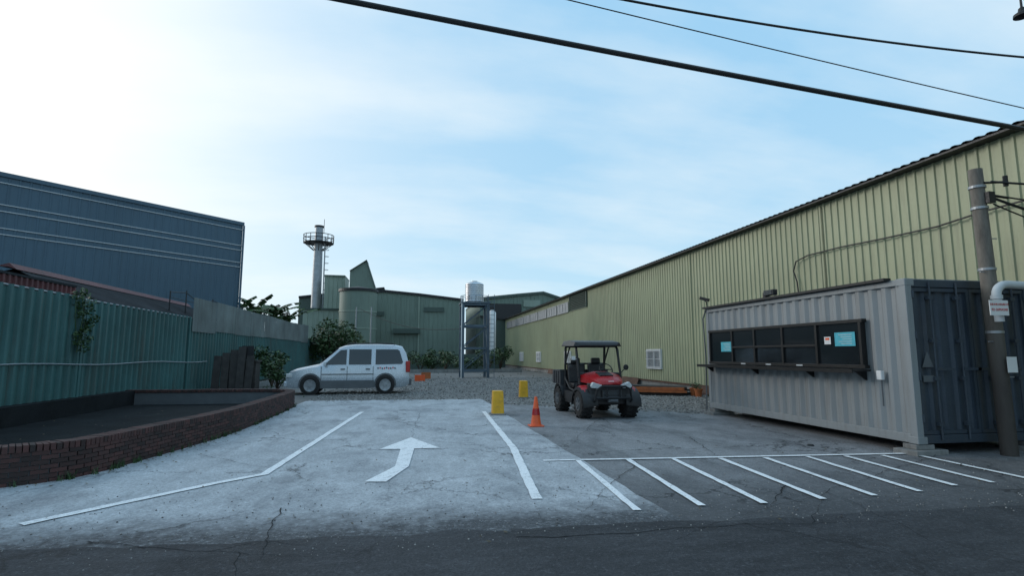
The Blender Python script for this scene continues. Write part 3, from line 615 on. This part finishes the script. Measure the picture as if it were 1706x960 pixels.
# ---------------------------------------------------------------- MPV
cv = thing('parked_car','silver blue people carrier parked sideways at the end of the driveway','car',(-2.42,23.3,0),R(2)); cv.scale = (1.03,1.03,1.09)
def cs(x,w_,zb,zbelt,wr,zr):
    h = [(w_*.92,zb),(w_*.99,zb+.12),(w_,.62 if zbelt > .8 else zb+.2),(w_*.975,zbelt),(wr,zr-.03),(wr*.93,zr),(wr*.6,zr+.035)]
    return [(x,a,z) for a,z in h]+[(x,-a,z) for a,z in h[::-1]]
S = [cs(-2.29,.56,.38,.54,.48,.57),cs(-2.25,.72,.28,.66,.60,.70),cs(-2.12,.80,.25,.77,.66,.81),cs(-1.9,.84,.23,.85,.70,.89),cs(-1.5,.85,.22,.93,.73,.97),cs(-1.10,.85,.22,.99,.73,1.05),
     cs(-.78,.85,.22,1.0,.70,1.32),cs(-.40,.85,.22,1.01,.675,1.64),cs(-.18,.85,.22,1.01,.665,1.72),cs(.2,.85,.22,1.01,.66,1.76),cs(1.0,.85,.22,1.01,.66,1.77),cs(1.7,.85,.22,1.01,.66,1.75),cs(1.98,.84,.24,1.01,.65,1.69),cs(2.14,.82,.28,1.0,.67,1.46),cs(2.26,.80,.34,.98,.74,1.04),cs(2.28,.74,.38,.9,.7,.92)]
MB().loft(S).build('body','silver',cv,True,world=False)
def side(sx,pts,m,nm,par,off=.014):
    q = []
    for (x,z) in pts:
        wd = .83-(z-1.01)/(1.72-1.01)*.16; q.append((x,sx*(wd+off),z))
    q2 = [(a,b-sx*.02,c) for a,b,c in q]; n = len(q)
    return MB().add(q+q2,[tuple(range(n)),tuple(range(n,2*n))[::-1]]+[(i,(i+1)%n,n+(i+1)%n,n+i) for i in range(n)]).build(nm,m,par,world=False)
w0 = .852
for sx in (-1,1):
    side(sx,[(-.88,1.07),(-.10,1.06),(-.10,1.60),(-.32,1.58),(-.42,1.50)],'glass','front_door_window',cv)
    side(sx,[(-.01,1.06),(.82,1.06),(.82,1.61),(-.01,1.61)],'glass','rear_door_window',cv)
    side(sx,[(.98,1.06),(1.98,1.08),(2.02,1.14),(1.88,1.56),(1.80,1.61),(.98,1.61)],'glass','quarter_window',cv)
    for xx in (-1.0,-.06,.9): MB().box(xx-.008,xx+.008,*((w0-.01,w0+.002) if sx > 0 else (-w0-.002,-w0+.01)),.34,1.0).build('door_seam','dark',cv,world=False)
    a,b = (w0-.01,w0+.02) if sx > 0 else (-w0-.02,-w0+.01)
    MB().box(-1.0,.94,a,b,.22,.50).build('side_cladding','grey',cv,world=False,bevel=.008)
    MB().box(-.98,.92,*((w0-.01,w0+.012) if sx > 0 else (-w0-.012,-w0+.01)),.70,.735).build('rub_strip','grey',cv,world=False)
    for xx in (-.3,.62): MB().box(xx,xx+.16,a,b,.88,.92).build('door_handle','grey',cv,world=False)
    MB().ob((-.86,sx*.93,1.09),(.05,.08,.07)).build('wing_mirror','silver',cv,world=False,bevel=.02)
    MB().tube([(-.1,sx*.58,1.78),(-.05,sx*.58,1.83),(1.6,sx*.58,1.83),(1.7,sx*.58,1.78)],.018).build('roof_rail','dark',cv,world=False)
    MB().box(-2.24,-2.02,*((.58,.815) if sx > 0 else (-.815,-.58)),.62,.75).build('headlight','lens',cv,world=False,bevel=.02)
    MB().box(2.13,2.29,*((.66,.85) if sx > 0 else (-.85,-.66)),.78,1.18).build('taillight','taillamp',cv,world=False,bevel=.02)
    for xx in (-1.38,1.36):
        arc = MB(); secs = []
        for k in range(13):
            q = R(-8+k*16.3); secs.append([(xx+math.cos(q)*r_,yy,.34+math.sin(q)*r_) for r_,yy in ((.37,sx*.80),(.37,sx*.868),(.42,sx*.866),(.42,sx*.80))])
        arc.loft(secs).build('arch_trim','grey',cv,world=False)
        MB().lathe([(.365,-.02),(.365,.02)],(xx,sx*.836,.34),'y',24).build('wheel_well','black',cv,world=False)
        e = bpy.data.objects.new('wheel',None); C.objects.link(e); e.parent = cv; wheel(e,(xx,sx*.79,.33),.325,.19,.21,False,sx,'y','galv')
mb = MB(); mb.add([(-1.03,-.66,1.13),(-1.03,.66,1.13),(-.42,.60,1.66),(-.42,-.60,1.66)],[(0,1,2,3)])
for q in mb.v: q.x -= .03; q.z += .012
mb.build('windscreen','glass',cv,world=False)
MB().box(-2.33,-2.2,-.74,.74,.28,.48).build('bumper','silver',cv,world=False,bevel=.04); MB().box(2.24,2.36,-.74,.74,.30,.54).build('bumper','grey',cv,world=False,bevel=.03)
MB().box(-2.30,-2.22,-.45,.45,.54,.63).build('grille','dark',cv,world=False)
for k in range(9): MB().ob((1.08+k*.08,-.835-.016,.93+.015*math.sin(k*2)),(.022,.003,.03),(0,.5*math.sin(k*3),0)).build('side_decal','redtext' if k%2 else 'dark',cv,world=False)
# ---------------------------------------------------------------- cone and bollards
p = G(893,711); cn = thing('traffic_cone','orange traffic cone on the concrete beside the utility vehicle','traffic cone',(p.x,p.y,.006)); cn.scale = (.92,.92,.9)
MB().box(-.17,.17,-.17,.17,0,.03).build('base','orange',cn,world=False,bevel=.012)
MB().lathe([(.135,.03),(.12,.06),(.035,.68),(.028,.70),(.01,.70)],n=24).build('cone_body','orange',cn,True,world=False)
MB().lathe([(.0945,.27),(.0975,.27),(.077,.42),(.074,.42)],n=24).build('reflective_band','red',cn,True,world=False)
def bollard(p,lb,h):
    b = thing('bollard',lb,'bollard',(p.x,p.y,.0)); MB().loft([[(-.15,-.15,0),(.15,-.15,0),(.15,.15,0),(-.15,.15,0)],[(-.13,-.13,h),(.13,-.13,h),(.13,.13,h),(-.13,.13,h)]]).build('post','yellow',b,world=False,bevel=.015)
    MB().box(-.19,.19,-.19,.19,0,.05).build('footing','conc',b,world=False); return b
bollard(G(829,692),'nearer yellow square bollard at the top right corner of the driveway',.62); bollard(G(872,664),'farther yellow square bollard behind the traffic cone',.62)
# ---------------------------------------------------------------- water tower
WY = 37.5; q = PY(790,540,WY); cx = q.x; cy = WY
tw = thing('water_tower','shiny ribbed steel water tank on a tall blue grey lattice stand','water tower',(cx,cy,0))
mb = MB(); hh = .85
for sx in (-1,1):
    for sy in (-1,1): mb.ob((cx+sx*hh,cy+sy*hh,2.5),(.09,.09,2.5))
for z in (.4,1.9,3.4,4.85):
    for s_ in (-1,1): mb.box(cx-hh,cx+hh,cy+s_*hh-.05,cy+s_*hh+.05,z,z+.14); mb.box(cx+s_*hh-.05,cx+s_*hh+.05,cy-hh,cy+hh,z+.003,z+.137)
for z in (.5,2.0,3.5):
    for s_ in (-1,1): mb.tube([(cx-hh,cy+s_*hh,z),(cx+hh,cy+s_*hh,z+1.4)],.035,5); mb.tube([(cx+s_*hh,cy-hh,z),(cx+s_*hh,cy+hh,z+1.4)],.035,5)
mb.box(cx-1,cx+1,cy-1,cy+1,5.0,5.08); mb.build('lattice_stand','tower',tw)
pr = [(.5,5.08),(.62,5.12)]
for k in range(9): z = 5.15+k*.14; pr += [(.62,z),(.645,z+.05),(.645,z+.08),(.62,z+.13)]
pr += [(.6,6.43),(.3,6.55),(.2,6.56),(.2,6.62),(.01,6.62)]
MB().lathe(pr,(cx,cy,0),'z',32).build('tank','steel',tw,True)
mb = MB()
for k in range(12): a = k*math.pi/6; mb.cyl((cx+.95*math.cos(a),cy+.95*math.sin(a),5.08),(cx+.95*math.cos(a),cy+.95*math.sin(a),5.55),.018,n=5)
mb.tube([(cx+.95*math.cos(k*math.pi/12),cy+.95*math.sin(k*math.pi/12),5.55) for k in range(25)],.018,5); mb.build('railing','tower',tw)
mb = MB()
for sx in (-1,1): mb.tube([(cx+sx*.2+1.05,cy-1.0,0),(cx+sx*.2+1.05,cy-1.0,5.6)],.02,5)
for k in range(18): mb.tube([(cx+.85,cy-1.0,.3+k*.3),(cx+1.25,cy-1.0,.3+k*.3)],.015,5)
mb.build('ladder','tower',tw)
MB().tube([(cx-.5,cy-.5,5.6),(cx-.95,cy-.95,5.5),(cx-.95,cy-.95,0)],.035,6).build('pipe','white',tw)
# ---------------------------------------------------------------- chimney
q = PY(531,400,84); x0 = q.x; zt = PY(531,378,84).z; zp = PY(531,406,84).z
ch = thing('chimney_stack','tall steel chimney stack with a round railed platform near its top','chimney',(x0,84,0))
MB().tube([(x0,84,0),(x0,84,zp-4),(x0,84,zt)],[.78,.68,.56],20).build('stack','galv',ch,True)
MB().lathe([(.6,zt-.1),(.68,zt-.1),(.68,zt+.15),(.45,zt+.15)],(x0,84,0)).build('rim','dark',ch)
MB().lathe([(.62,zp),(2.15,zp),(2.15,zp+.12),(.62,zp+.12)],(x0,84,0),'z',24).build('platform','dark',ch)
for k in range(8): a = k*math.pi/4+.2; MB().tube([(x0+.65*math.cos(a),84+.65*math.sin(a),zp-1.1),(x0+2.0*math.cos(a),84+2.0*math.sin(a),zp)],.06,5).build('strut','dark',ch)
mb = MB()
for z in (zp+.65,zp+1.2): mb.tube([(x0+2.15*math.cos(k*math.pi/12),84+2.15*math.sin(k*math.pi/12),z) for k in range(25)],.06,5)
for k in range(16): a = k*math.pi/8; mb.cyl((x0+2.15*math.cos(a),84+2.15*math.sin(a),zp),(x0+2.15*math.cos(a),84+2.15*math.sin(a),zp+1.2),.05,n=5)
mb.build('railing','dark',ch)
mb = MB()
for d in (-.3,.3): mb.cyl((x0+1.0,83.6+d,0),(x0+1.0,83.6+d,zp+1),.05,n=5)
for k in range(40): mb.cyl((x0+1.0,83.3,.5+k*.42),(x0+1.0,83.9,.5+k*.42),.03,n=4)
for k in range(14):
    z = 4+k*1.0
    if z < zp: mb.tube([(x0+1.0,83.3,z),(x0+1.4,83.2,z),(x0+1.6,83.6,z),(x0+1.4,84,z),(x0+1.0,83.9,z)],.03,4)
mb.build('caged_ladder','galv',ch)
MB().cyl((x0+.7,84,zt-1),(x0+.7,84,zt+1.2),.04,n=5).build('lightning_rod','dark',ch)
# ---------------------------------------------------------------- far factory
def bldg(name,label,pts,Y,depth,m,roofm='dark',cat='building',cap=.3,ribs=True):
    P = [PY(a,b,Y) for a,b in pts]; top = [(p.x,p.z) for p in P]
    s = thing(name,label,cat,((top[0][0]+top[-1][0])/2,Y,0))
    poly = top+[(top[-1][0],0),(top[0][0],0)]
    MB().prism(poly,Y+.05,Y+depth,'y').build('wall',m,s)
    if ribs:
        L = top[-1][0]-top[0][0]
        def zf(u):
            x = top[0][0]+u*L
            for i in range(len(top)-1):
                if top[i][0] <= x+1e-6 <= top[i+1][0]+1e-5 or i == len(top)-2:
                    t = (x-top[i][0])/max(1e-6,(top[i+1][0]-top[i][0])); t = max(0,min(1,t)); return top[i][1]+(top[i+1][1]-top[i][1])*t
        MB().corr((top[0][0],Y),(top[-1][0],Y),0,zf,.6,.06,side=-1).build('cladding',m,s,recalc=False)
    mb = MB()
    for i in range(len(top)-1):
        a,b = top[i],top[i+1]
        if abs(b[0]-a[0]) < .05: continue
        mb.prism([(a[0]-.02,a[1]),(b[0]+.02,b[1]),(b[0]+.02,b[1]+cap),(a[0]-.02,a[1]+cap)],Y-.25,Y+depth+.2,'y')
    mb.build('roof',roofm,s); return s
def rect(s,a,b,Y,nm,m,th=.1):
    P0 = PY(a[0],a[1],Y); P1 = PY(b[0],b[1],Y); MB().box(min(P0.x,P1.x),max(P0.x,P1.x),Y-th,Y,min(P0.z,P1.z),max(P0.z,P1.z)).build(nm,m,s)
b = bldg('factory_building','wide sage green factory hall behind the parked car',[(590,490),(640,487),(700,493),(772,502)],72,25,'fac')
rect(b,(612,519),(640,526),71.9,'vent_window','fac3'); rect(b,(655,548),(700,556),71.9,'lean_to_roof','fac3',.6); rect(b,(706,512),(740,520),71.9,'vent_window','fac3')
x = PY(700,540,72).x; MB().tube([(x-.2,71.7,0),(x-.2,71.7,9)],.09,6).build('downpipe','fac2',b)
q = PY(597,500,67); s = thing('storage_silo','squat round sage green silo with dark cap beside the factory hall','silo',(q.x,67,0))
zt2 = PY(597,486,67).z; MB().lathe([(2.15,0),(2.15,zt2),(2.0,zt2+.05)],(q.x,67,0),'z',36).build('shell','fac',s,True); MB().lathe([(2.3,zt2-.1),(2.3,zt2+.2),(.2,zt2+.6)],(q.x,67,0),'z',36).build('cap','dark',s)
for z in (2.5,4.5,6.5): MB().lathe([(2.16,z),(2.2,z),(2.2,z+.12),(2.16,z+.12)],(q.x,67,0),'z',36).build('hoop','fac2',s)
bldg('hopper_tower','pointed pale green hopper rising above the factory roof',[(583,452),(611,434),(625,480)],76,3,'fac','fac3',cat='hopper',cap=.08,ribs=False)
bldg('roof_house','small pale green box building beside the hopper',[(541,460),(575,461)],79,5,'fac2','fac',cap=.15)
bldg('outbuilding','low pale annex building at the foot of the chimney',[(505,516),(568,517)],69,8,'fac2','fac3',cap=.2)
bldg('roof_house','long low dark flat roofed block between the chimney and the silo',[(498,497),(640,482)],86,8,'fac3','dark',cap=.3,ribs=False)
b = bldg('factory_building','dark green gabled factory shed partly hidden by the olive warehouse',[(800,500),(860,494),(905,490),(935,500)],74,20,'fac','fac3',cap=.35)
P = [PY(a,c_,74) for a,c_ in ((812,506),(868,500))]; MB().box(P[0].x,P[1].x,73.8,73.9,0,P[0].z).build('open_bay_shade','black',b)  # black panel paints the dark inside of the opening
rect(b,(872,500),(900,512),73.9,'vent_window','fac2')
q = PY(820,540,60); s = thing('small_silo','white silo with a rust stained side beside the water tower','silo',(q.x,60,0))
zt3 = PY(820,517,60).z; MB().lathe([(.42,0),(.42,zt3-.3),(.2,zt3)],(q.x,60,0)).build('shell','white',s,True); MB().box(q.x-.62,q.x-.44,59.5,59.7,0,zt3-.6).build('rusty_pipe','rust',s)
bldg('covered_walkway','low dark covered structure between water tower and warehouse',[(800,528),(845,534)],66,4,'fac3','dark',cap=.15,ribs=False,cat='shed')
tag(MB().box(PY(575,600,58).x,PY(835,600,58).x,58,58.25,0,1.6).build('boundary_wall','fac3'),'dark low boundary wall in front of the far factory','wall')
for (px,lb) in ((594,'slim grey post left of the factory downpipe'),(619,'slim grey post in front of the sage factory hall')):
    q = PY(px,512,56); tag(MB().cyl((q.x,56,0),(q.x,56,q.z),.07,.05,8).build('lamp_post','galv'),lb,'post')
A1 = PY(600,515,56); B1 = PY(772,548,45)
tag(MB().tube([A1.lerp(B1,t/16)-Vector((0,0,.8*math.sin(math.pi*t/16))) for t in range(17)],.025,5).build('far_wire','dark'),'thin drooping wire across the front of the sage factory hall','wire')
# ---------------------------------------------------------------- vegetation
def leaves(mb, c, rad, n, s, hollow=.3):
    c = Vector(c)
    for _ in range(n):
        d = Vector((random.gauss(0,1),random.gauss(0,1),random.gauss(0,1))).normalized(); k = hollow+(1-hollow)*random.random()**.5
        p = c+Vector((d.x*rad[0],d.y*rad[1],d.z*rad[2]))*k
        a = Vector((random.uniform(-1,1),random.uniform(-1,1),random.uniform(-.6,.6))).normalized(); b = a.cross(Vector((random.uniform(-1,1),random.uniform(-1,1),1))).normalized(); q = s*random.uniform(.6,1.3)
        mb.add([p-a*q,p-b*q*.45,p+a*q,p+b*q*.45],[(0,1,2,3)])
def shrub(name,label,cat,x,y,z0,w_,h,n,s,m='leaf',clumps=9,group=None):
    t = thing(name,label,cat,(x,y,z0),0,group); st = MB(); cr = MB()
    for k in range(clumps):
        a = random.uniform(0,6.28); rr = random.random()**.6*w_*.65; p = Vector((x+math.cos(a)*rr,y+math.sin(a)*rr,z0+h*random.uniform(.3,.85)))
        st.tube([(x,y,z0),((x+p.x)/2+random.uniform(-.1,.1),(y+p.y)/2,z0+(p.z-z0)*.6),tuple(p)],[.04*h/2,.025*h/2,.01],5)
        r_ = w_*random.uniform(.28,.45); leaves(cr,p,(r_,r_,r_*.75),n//clumps,s)
    st.build('trunk' if h > 2.5 else 'stem','bark',t); cr.build('crown' if h > 2.5 else 'foliage',m,t,recalc=False); return t
shrub('bushy_tree','dark bushy tree where the teal fence meets the factory','tree',-6.6,48,0,3.2,4.4,3600,.17,'leaf',16)
shrub('bushy_tree','rounded green tree left of the silo behind the car','tree',-5.6,54,0,2.6,4.0,2600,.17,'leaf2',12)
shrub('leafy_shrub','leafy shrub against the teal fence near the parked car','shrub',-6.6,28.5,0,1.3,2.0,1300,.10,'leaf',10)
shrub('leafy_shrub','spiky weed shrub between the old boards and the parked car','shrub',-5.7,25.6,0,.8,1.4,700,.08,'leaf',8)
for px,Y,h,lb in ((700,52,2.1,'dark shrub just right of the parked car'),(742,55,1.9,'low shrub left of the water tower legs'),(812,50,2.4,'tall shrub right of the water tower legs'),(833,58,2.6,'shrub at the far corner of the olive warehouse'),(770,50,1.5,'small shrub under the water tower'),(722,53,1.7,'dark shrub second to the right of the parked car')):
    q = PY(px,600,Y); shrub('leafy_shrub',lb,'shrub',q.x,Y,0,1.7,h,900,.13,'leaf',8)
# banana clump: upright and arching leaves with torn edges
bt = thing('banana_plant','banana plant with broad arching leaves behind the pale metal screen','banana plant',(-10.6,44,0))
for k,(bx,by,hh2) in enumerate(((-10.4,44,4.2),(-11.4,43,4.5),(-9.7,45.5,4.1),(-12.4,42,4.3),(-10.9,46,4.7),(-12.0,44.5,4.0))):
    MB().tube([(bx,by,0),(bx+random.uniform(-.1,.1),by,hh2)],[.18,.1],8).build('stem','bark',bt)
    mb = MB()
    for j in range(9):
        a = j*2.4+k*1.3+random.uniform(-.4,.4); L = random.uniform(1.2,2.3); el = random.uniform(.75,1.45); droop = random.uniform(.25,.8)
        d = Vector((math.cos(a),math.sin(a),0)); sd = Vector((-d.y,d.x,0)); n_ = 12; mids = []
        for i in range(n_+1):
            t = i/n_; mids.append(Vector((bx,by,hh2))+d*(L*t*(math.cos(el)+.5*t))+Vector((0,0,L*(t*math.sin(el)-t*t*droop))))
        for i in range(n_):
            t = i/n_; w1 = .30*math.sin(math.pi*min(1,t*.92+.06))**.6
            for sg in (-1,1):
                if random.random() < .12: continue
                dz = random.uniform(.05,.22); e = sd*sg*w1*random.uniform(.75,1.1)+d*.06-Vector((0,0,dz))
                mb.add([mids[i],mids[i+1],mids[i+1]+e*.96,mids[i]+e],[(0,1,2,3)])
    mb.build('leaf_crown','banana',bt,recalc=False)
shrub('bushy_tree','small leafy tree behind the banana plant above the metal screen','tree',-11.6,49,0,2.0,4.6,1800,.15,'leaf2',10)
vt = MB(); sp = PX(135,490,-8.5)
for k in range(14): leaves(vt,(-8.42+random.uniform(-.05,.12),sp.y+random.uniform(-.35,.35),3.15-k*.11),(.12,.30-.012*k,.14),40,.055,.1)
vt.tube([(-8.5,sp.y,3.25),(-8.45,sp.y+.1,2.6),(-8.45,sp.y-.05,1.6)],.012,5); vt.tube([(-8.5,sp.y-.2,3.2),(-8.45,sp.y-.25,2.5),(-8.45,sp.y-.1,1.9)],.01,5)
tag(vt.build('climbing_vine','leaf',recalc=False),'leafy vine hanging down over the top of the teal fence','vine')
wd = MB()
for _ in range(300):
    r_ = random.random()
    if r_ < .35: x,y = XB-.12-abs(random.gauss(0,.15)),random.uniform(14,60)
    elif r_ < .6: p_,d_ = at(random.uniform(3,cum[-1]-5)); x,y = p_.x+.06,p_.y-.06
    elif r_ < .8: x,y = random.uniform(-8,-3.6),random.uniform(19,30)
    else: x,y = random.uniform(-2,10),random.uniform(22,48)
    for _ in range(9):
        a = random.uniform(0,6.28); h = random.uniform(.04,.15); e = Vector((x+math.cos(a)*h*.5,y+math.sin(a)*h*.5,h)); b_ = Vector((x+random.uniform(-.04,.04),y+random.uniform(-.04,.04),0)); sd = Vector((-math.sin(a),math.cos(a),0))*.008
        wd.add([b_-sd,b_+sd,e],[(0,1,2)])
o = wd.build('weeds','leaf',world=False,recalc=False); o['kind'] = 'stuff'; o['label'] = 'sparse weeds along the edges of the gravel and walls'; o['category'] = 'weeds'
lt = MB()
for _ in range(420):
    r_ = random.random()
    if r_ < .5: p_,d_ = at(random.uniform(2,cum[-1]-5)); k_ = abs(random.gauss(0,.35)); nn = Vector((-d_.y,d_.x)); x,y = p_.x-nn.x*(k_+.05),p_.y-nn.y*(k_+.05); z = .022
    elif r_ < .8: x,y,z = random.uniform(-5,10),random.uniform(4.5,12),.024
    else: x,y,z = random.uniform(-8,-4.4),random.uniform(8.5,18),.04
    a = random.uniform(0,6.28); s_ = random.uniform(.012,.03); c_,d_ = math.cos(a)*s_,math.sin(a)*s_
    lt.add([(x-c_,y-d_,z),(x+d_*.5,y-c_*.5,z+.006),(x+c_,y+d_,z+.008),(x-d_*.5,y+c_*.5,z)],[(0,1,2,3)])
o = lt.build('leaf_litter','litter',world=False,recalc=False); o['kind'] = 'stuff'; o['label'] = 'dry brown leaves scattered along the brick planter and pavement'; o['category'] = 'fallen leaves'
# ---------------------------------------------------------------- yard objects
s = thing('board_stack','dark old panels and crate standing upright against the teal fence','boards',(-6.9,24,0))
for k in range(5): MB().ob((-7.6+k*.3,23.7+.05*(k%3),.75+.06*(k%4)),(.14,.03,.75+.06*(k%4)),(R(-5),R(random.uniform(-2,2)),0)).build('board','wood',s,world=True)
mb = MB(); mb.box(-7.35,-6.2,23.95,24.6,0,1.25); mb.box(-7.4,-6.15,23.9,24.65,1.25,1.32); mb.build('crate','wood',s); MB().box(-6.75,-6.3,23.9,23.94,1.34,1.9).build('panel','dark',s)
for k in range(3): MB().box(-7.3+k*.36,-7.02+k*.36,23.93,23.945,.2,1.1).build('crate_slat','dark',s)
s = thing('ground_slab','dark flat slab lying by the far end of the brick planter','slab',(-5.5,20.2,0)); MB().box(-7,-4.6,19.6,20.8,.0,.22).build('slab','soil',s); MB().box(-7.05,-4.55,19.55,20.85,.22,.27).build('lid','soil',s)
q = G(1090,658); s = thing('timber_stack','stack of weathered boards and orange steel beams by the olive warehouse wall','timber stack',(q.x,q.y,0),R(-28))
for k in range(3): MB().ob((0,-.4+k*.4,.06),(1.4 if k%2 else 1.2,.06,.06)).build('bearer','wood',s,world=False)
for k in range(6): MB().ob((random.uniform(-.15,.15),-.5+k*.2,.16+.002*k),(1.25+random.uniform(-.2,.2),.085,.035),(0,0,random.uniform(-.03,.03))).build('board','beam' if k in (0,3) else 'wood',s,world=False)
for k in range(4): MB().ob((.1+random.uniform(-.2,.2),-.46+k*.26,.26),(1.05,.07,.055),(0,0,random.uniform(-.04,.04))).build('steel_beam','rust' if k%2 else 'beam',s,world=False)
MB().ob((0,.06,.335),(1.2,.46,.015),(0,.02,.03)).build('cover_sheet','wood',s,world=False)
for i,lb in enumerate(('terracotta pot with weeds by the far corner of the container','second plant pot beside the one by the container corner')):
    p = G(1156+i*8,660+i*2); s = thing('plant_pot',lb,'plant pot',(p.x,p.y,0)); MB().lathe([(.1,0),(.14,.26),(.16,.26),(.16,.3),(.12,.3),(.11,.22),(.01,.22)],n=16).build('pot','beam',s,world=False)
    mb = MB(); leaves(mb,(0,0,.38),(.14,.14,.14),60,.05); mb.build('foliage','leaf',s,world=False,recalc=False)
for i,(y,h,lb) in enumerate(((19.5,.35,'rusty sheet leaning at the warehouse base nearest the container'),(27,.4,'rusty sheet leaning below the barred window'),(33.5,.35,'rusty sheet leaning at the middle of the warehouse base'),(43,.4,'rusty sheet leaning at the far part of the warehouse base'))):
    tag(MB().ob((XB-.2,y,h/2),(.012,1.1,h/2),(0,R(18),0)).build('metal_sheet','rust'),lb,'metal sheet')
for i,(y,z,lb) in enumerate(((33,.35,'orange plastic crate on the gravel behind the car'),(36,.4,'faded orange crate farther back near the shrubs'))):
    q = PY(700+10*i,605,y); mb = MB()
    for a in ((-.3,-.27,-.2,.2),(.27,.3,-.2,.2),(-.27,.27,-.2,-.17),(-.27,.27,.17,.2)): mb.box(q.x+a[0],q.x+a[1],y+a[2],y+a[3],0,z)
    mb.box(q.x-.27,q.x+.27,y-.17,y+.17,.01,.04); tag(mb.build('plastic_crate','beam' if i else 'orange'),lb,'crate')
tag(stones(1,lambda:(G(1350,744).x,G(1350,744).y),.07,.08).build('loose_stone','dark'),'single dark stone lying on the concrete in front of the container','stone')
tag(MB().box(-6,9.5,47,47.3,0,.3).build('wheel_stop','conc'),'long low concrete kerb across the far end of the gravel','kerb')
# ---------------------------------------------------------------- light
az = R(-58); el = R(16); sd = Vector((math.sin(az)*math.cos(el),math.cos(az)*math.cos(el),math.sin(el)))
sun = bpy.data.objects.new('sun',bpy.data.lights.new('sun','SUN')); C.objects.link(sun); sun.data.energy = 1.2; sun.data.angle = R(20); sun.data.color = (1,.97,.92)
sun.rotation_euler = (-sd).to_track_quat('-Z','Y').to_euler()
W = bpy.data.worlds.new('World'); bpy.context.scene.world = W; W.use_nodes = True; nt = W.node_tree; bg = nt.nodes['Background']; bg.inputs[1].default_value = .12
sk = nt.nodes.new('ShaderNodeTexSky'); sk.sky_type = 'NISHITA'; sk.sun_disc = False; sk.sun_elevation = el; sk.sun_rotation = az
tc = nt.nodes.new('ShaderNodeTexCoord'); sx = nt.nodes.new('ShaderNodeSeparateXYZ'); nt.links.new(tc.outputs['Generated'],sx.inputs[0])
mth = lambda op,a,b=None,cl=False: mathn(nt,op,a,b,cl)
zz = mth('ADD',mth('MAXIMUM',sx.outputs[2],0.),.25); cb = nt.nodes.new('ShaderNodeCombineXYZ'); nt.links.new(mth('DIVIDE',sx.outputs[0],zz),cb.inputs[0]); nt.links.new(mth('DIVIDE',sx.outputs[1],zz),cb.inputs[1])
mp = nt.nodes.new('ShaderNodeMapping'); mp.inputs['Rotation'].default_value = (0,0,R(-60)); mp.inputs['Scale'].default_value = (.5,1.7,1); nt.links.new(cb.outputs[0],mp.inputs[0])
c1 = noi(nt,mp.outputs[0],1.2,10,.55); c2 = noi(nt,cb.outputs[0],2.0,9,.55)
cf = ramp(nt,mth('ADD',mth('MULTIPLY',c1,.7),mth('MULTIPLY',c2,.3)),.42,.66,0,.6)
dt = nt.nodes.new('ShaderNodeVectorMath'); dt.operation = 'DOT_PRODUCT'; nt.links.new(tc.outputs['Generated'],dt.inputs[0]); dt.inputs[1].default_value = tuple(sd)
gl = mth('POWER',mth('MAXIMUM',dt.outputs['Value'],0.),4.)
hz = mth('POWER',mth('SUBTRACT',1.,mth('MAXIMUM',sx.outputs[2],0.)),3.5)
blue = mixc(nt,mth('MULTIPLY',hz,.85),(2.9,5.5,7.9),(5.9,7.8,8.6))
base = mixc(nt,.93,sk.outputs[0],blue)
base = mixc(nt,cf,base,(7.4,8.1,8.4))
base = mixc(nt,mth('MULTIPLY',gl,1.25,True),base,(9.8,9.8,9.5))
nt.links.new(base,bg.inputs[0])
sc = bpy.context.scene; sc.view_settings.view_transform = 'Standard'; sc.view_settings.look = 'None'; sc.view_settings.exposure = 0
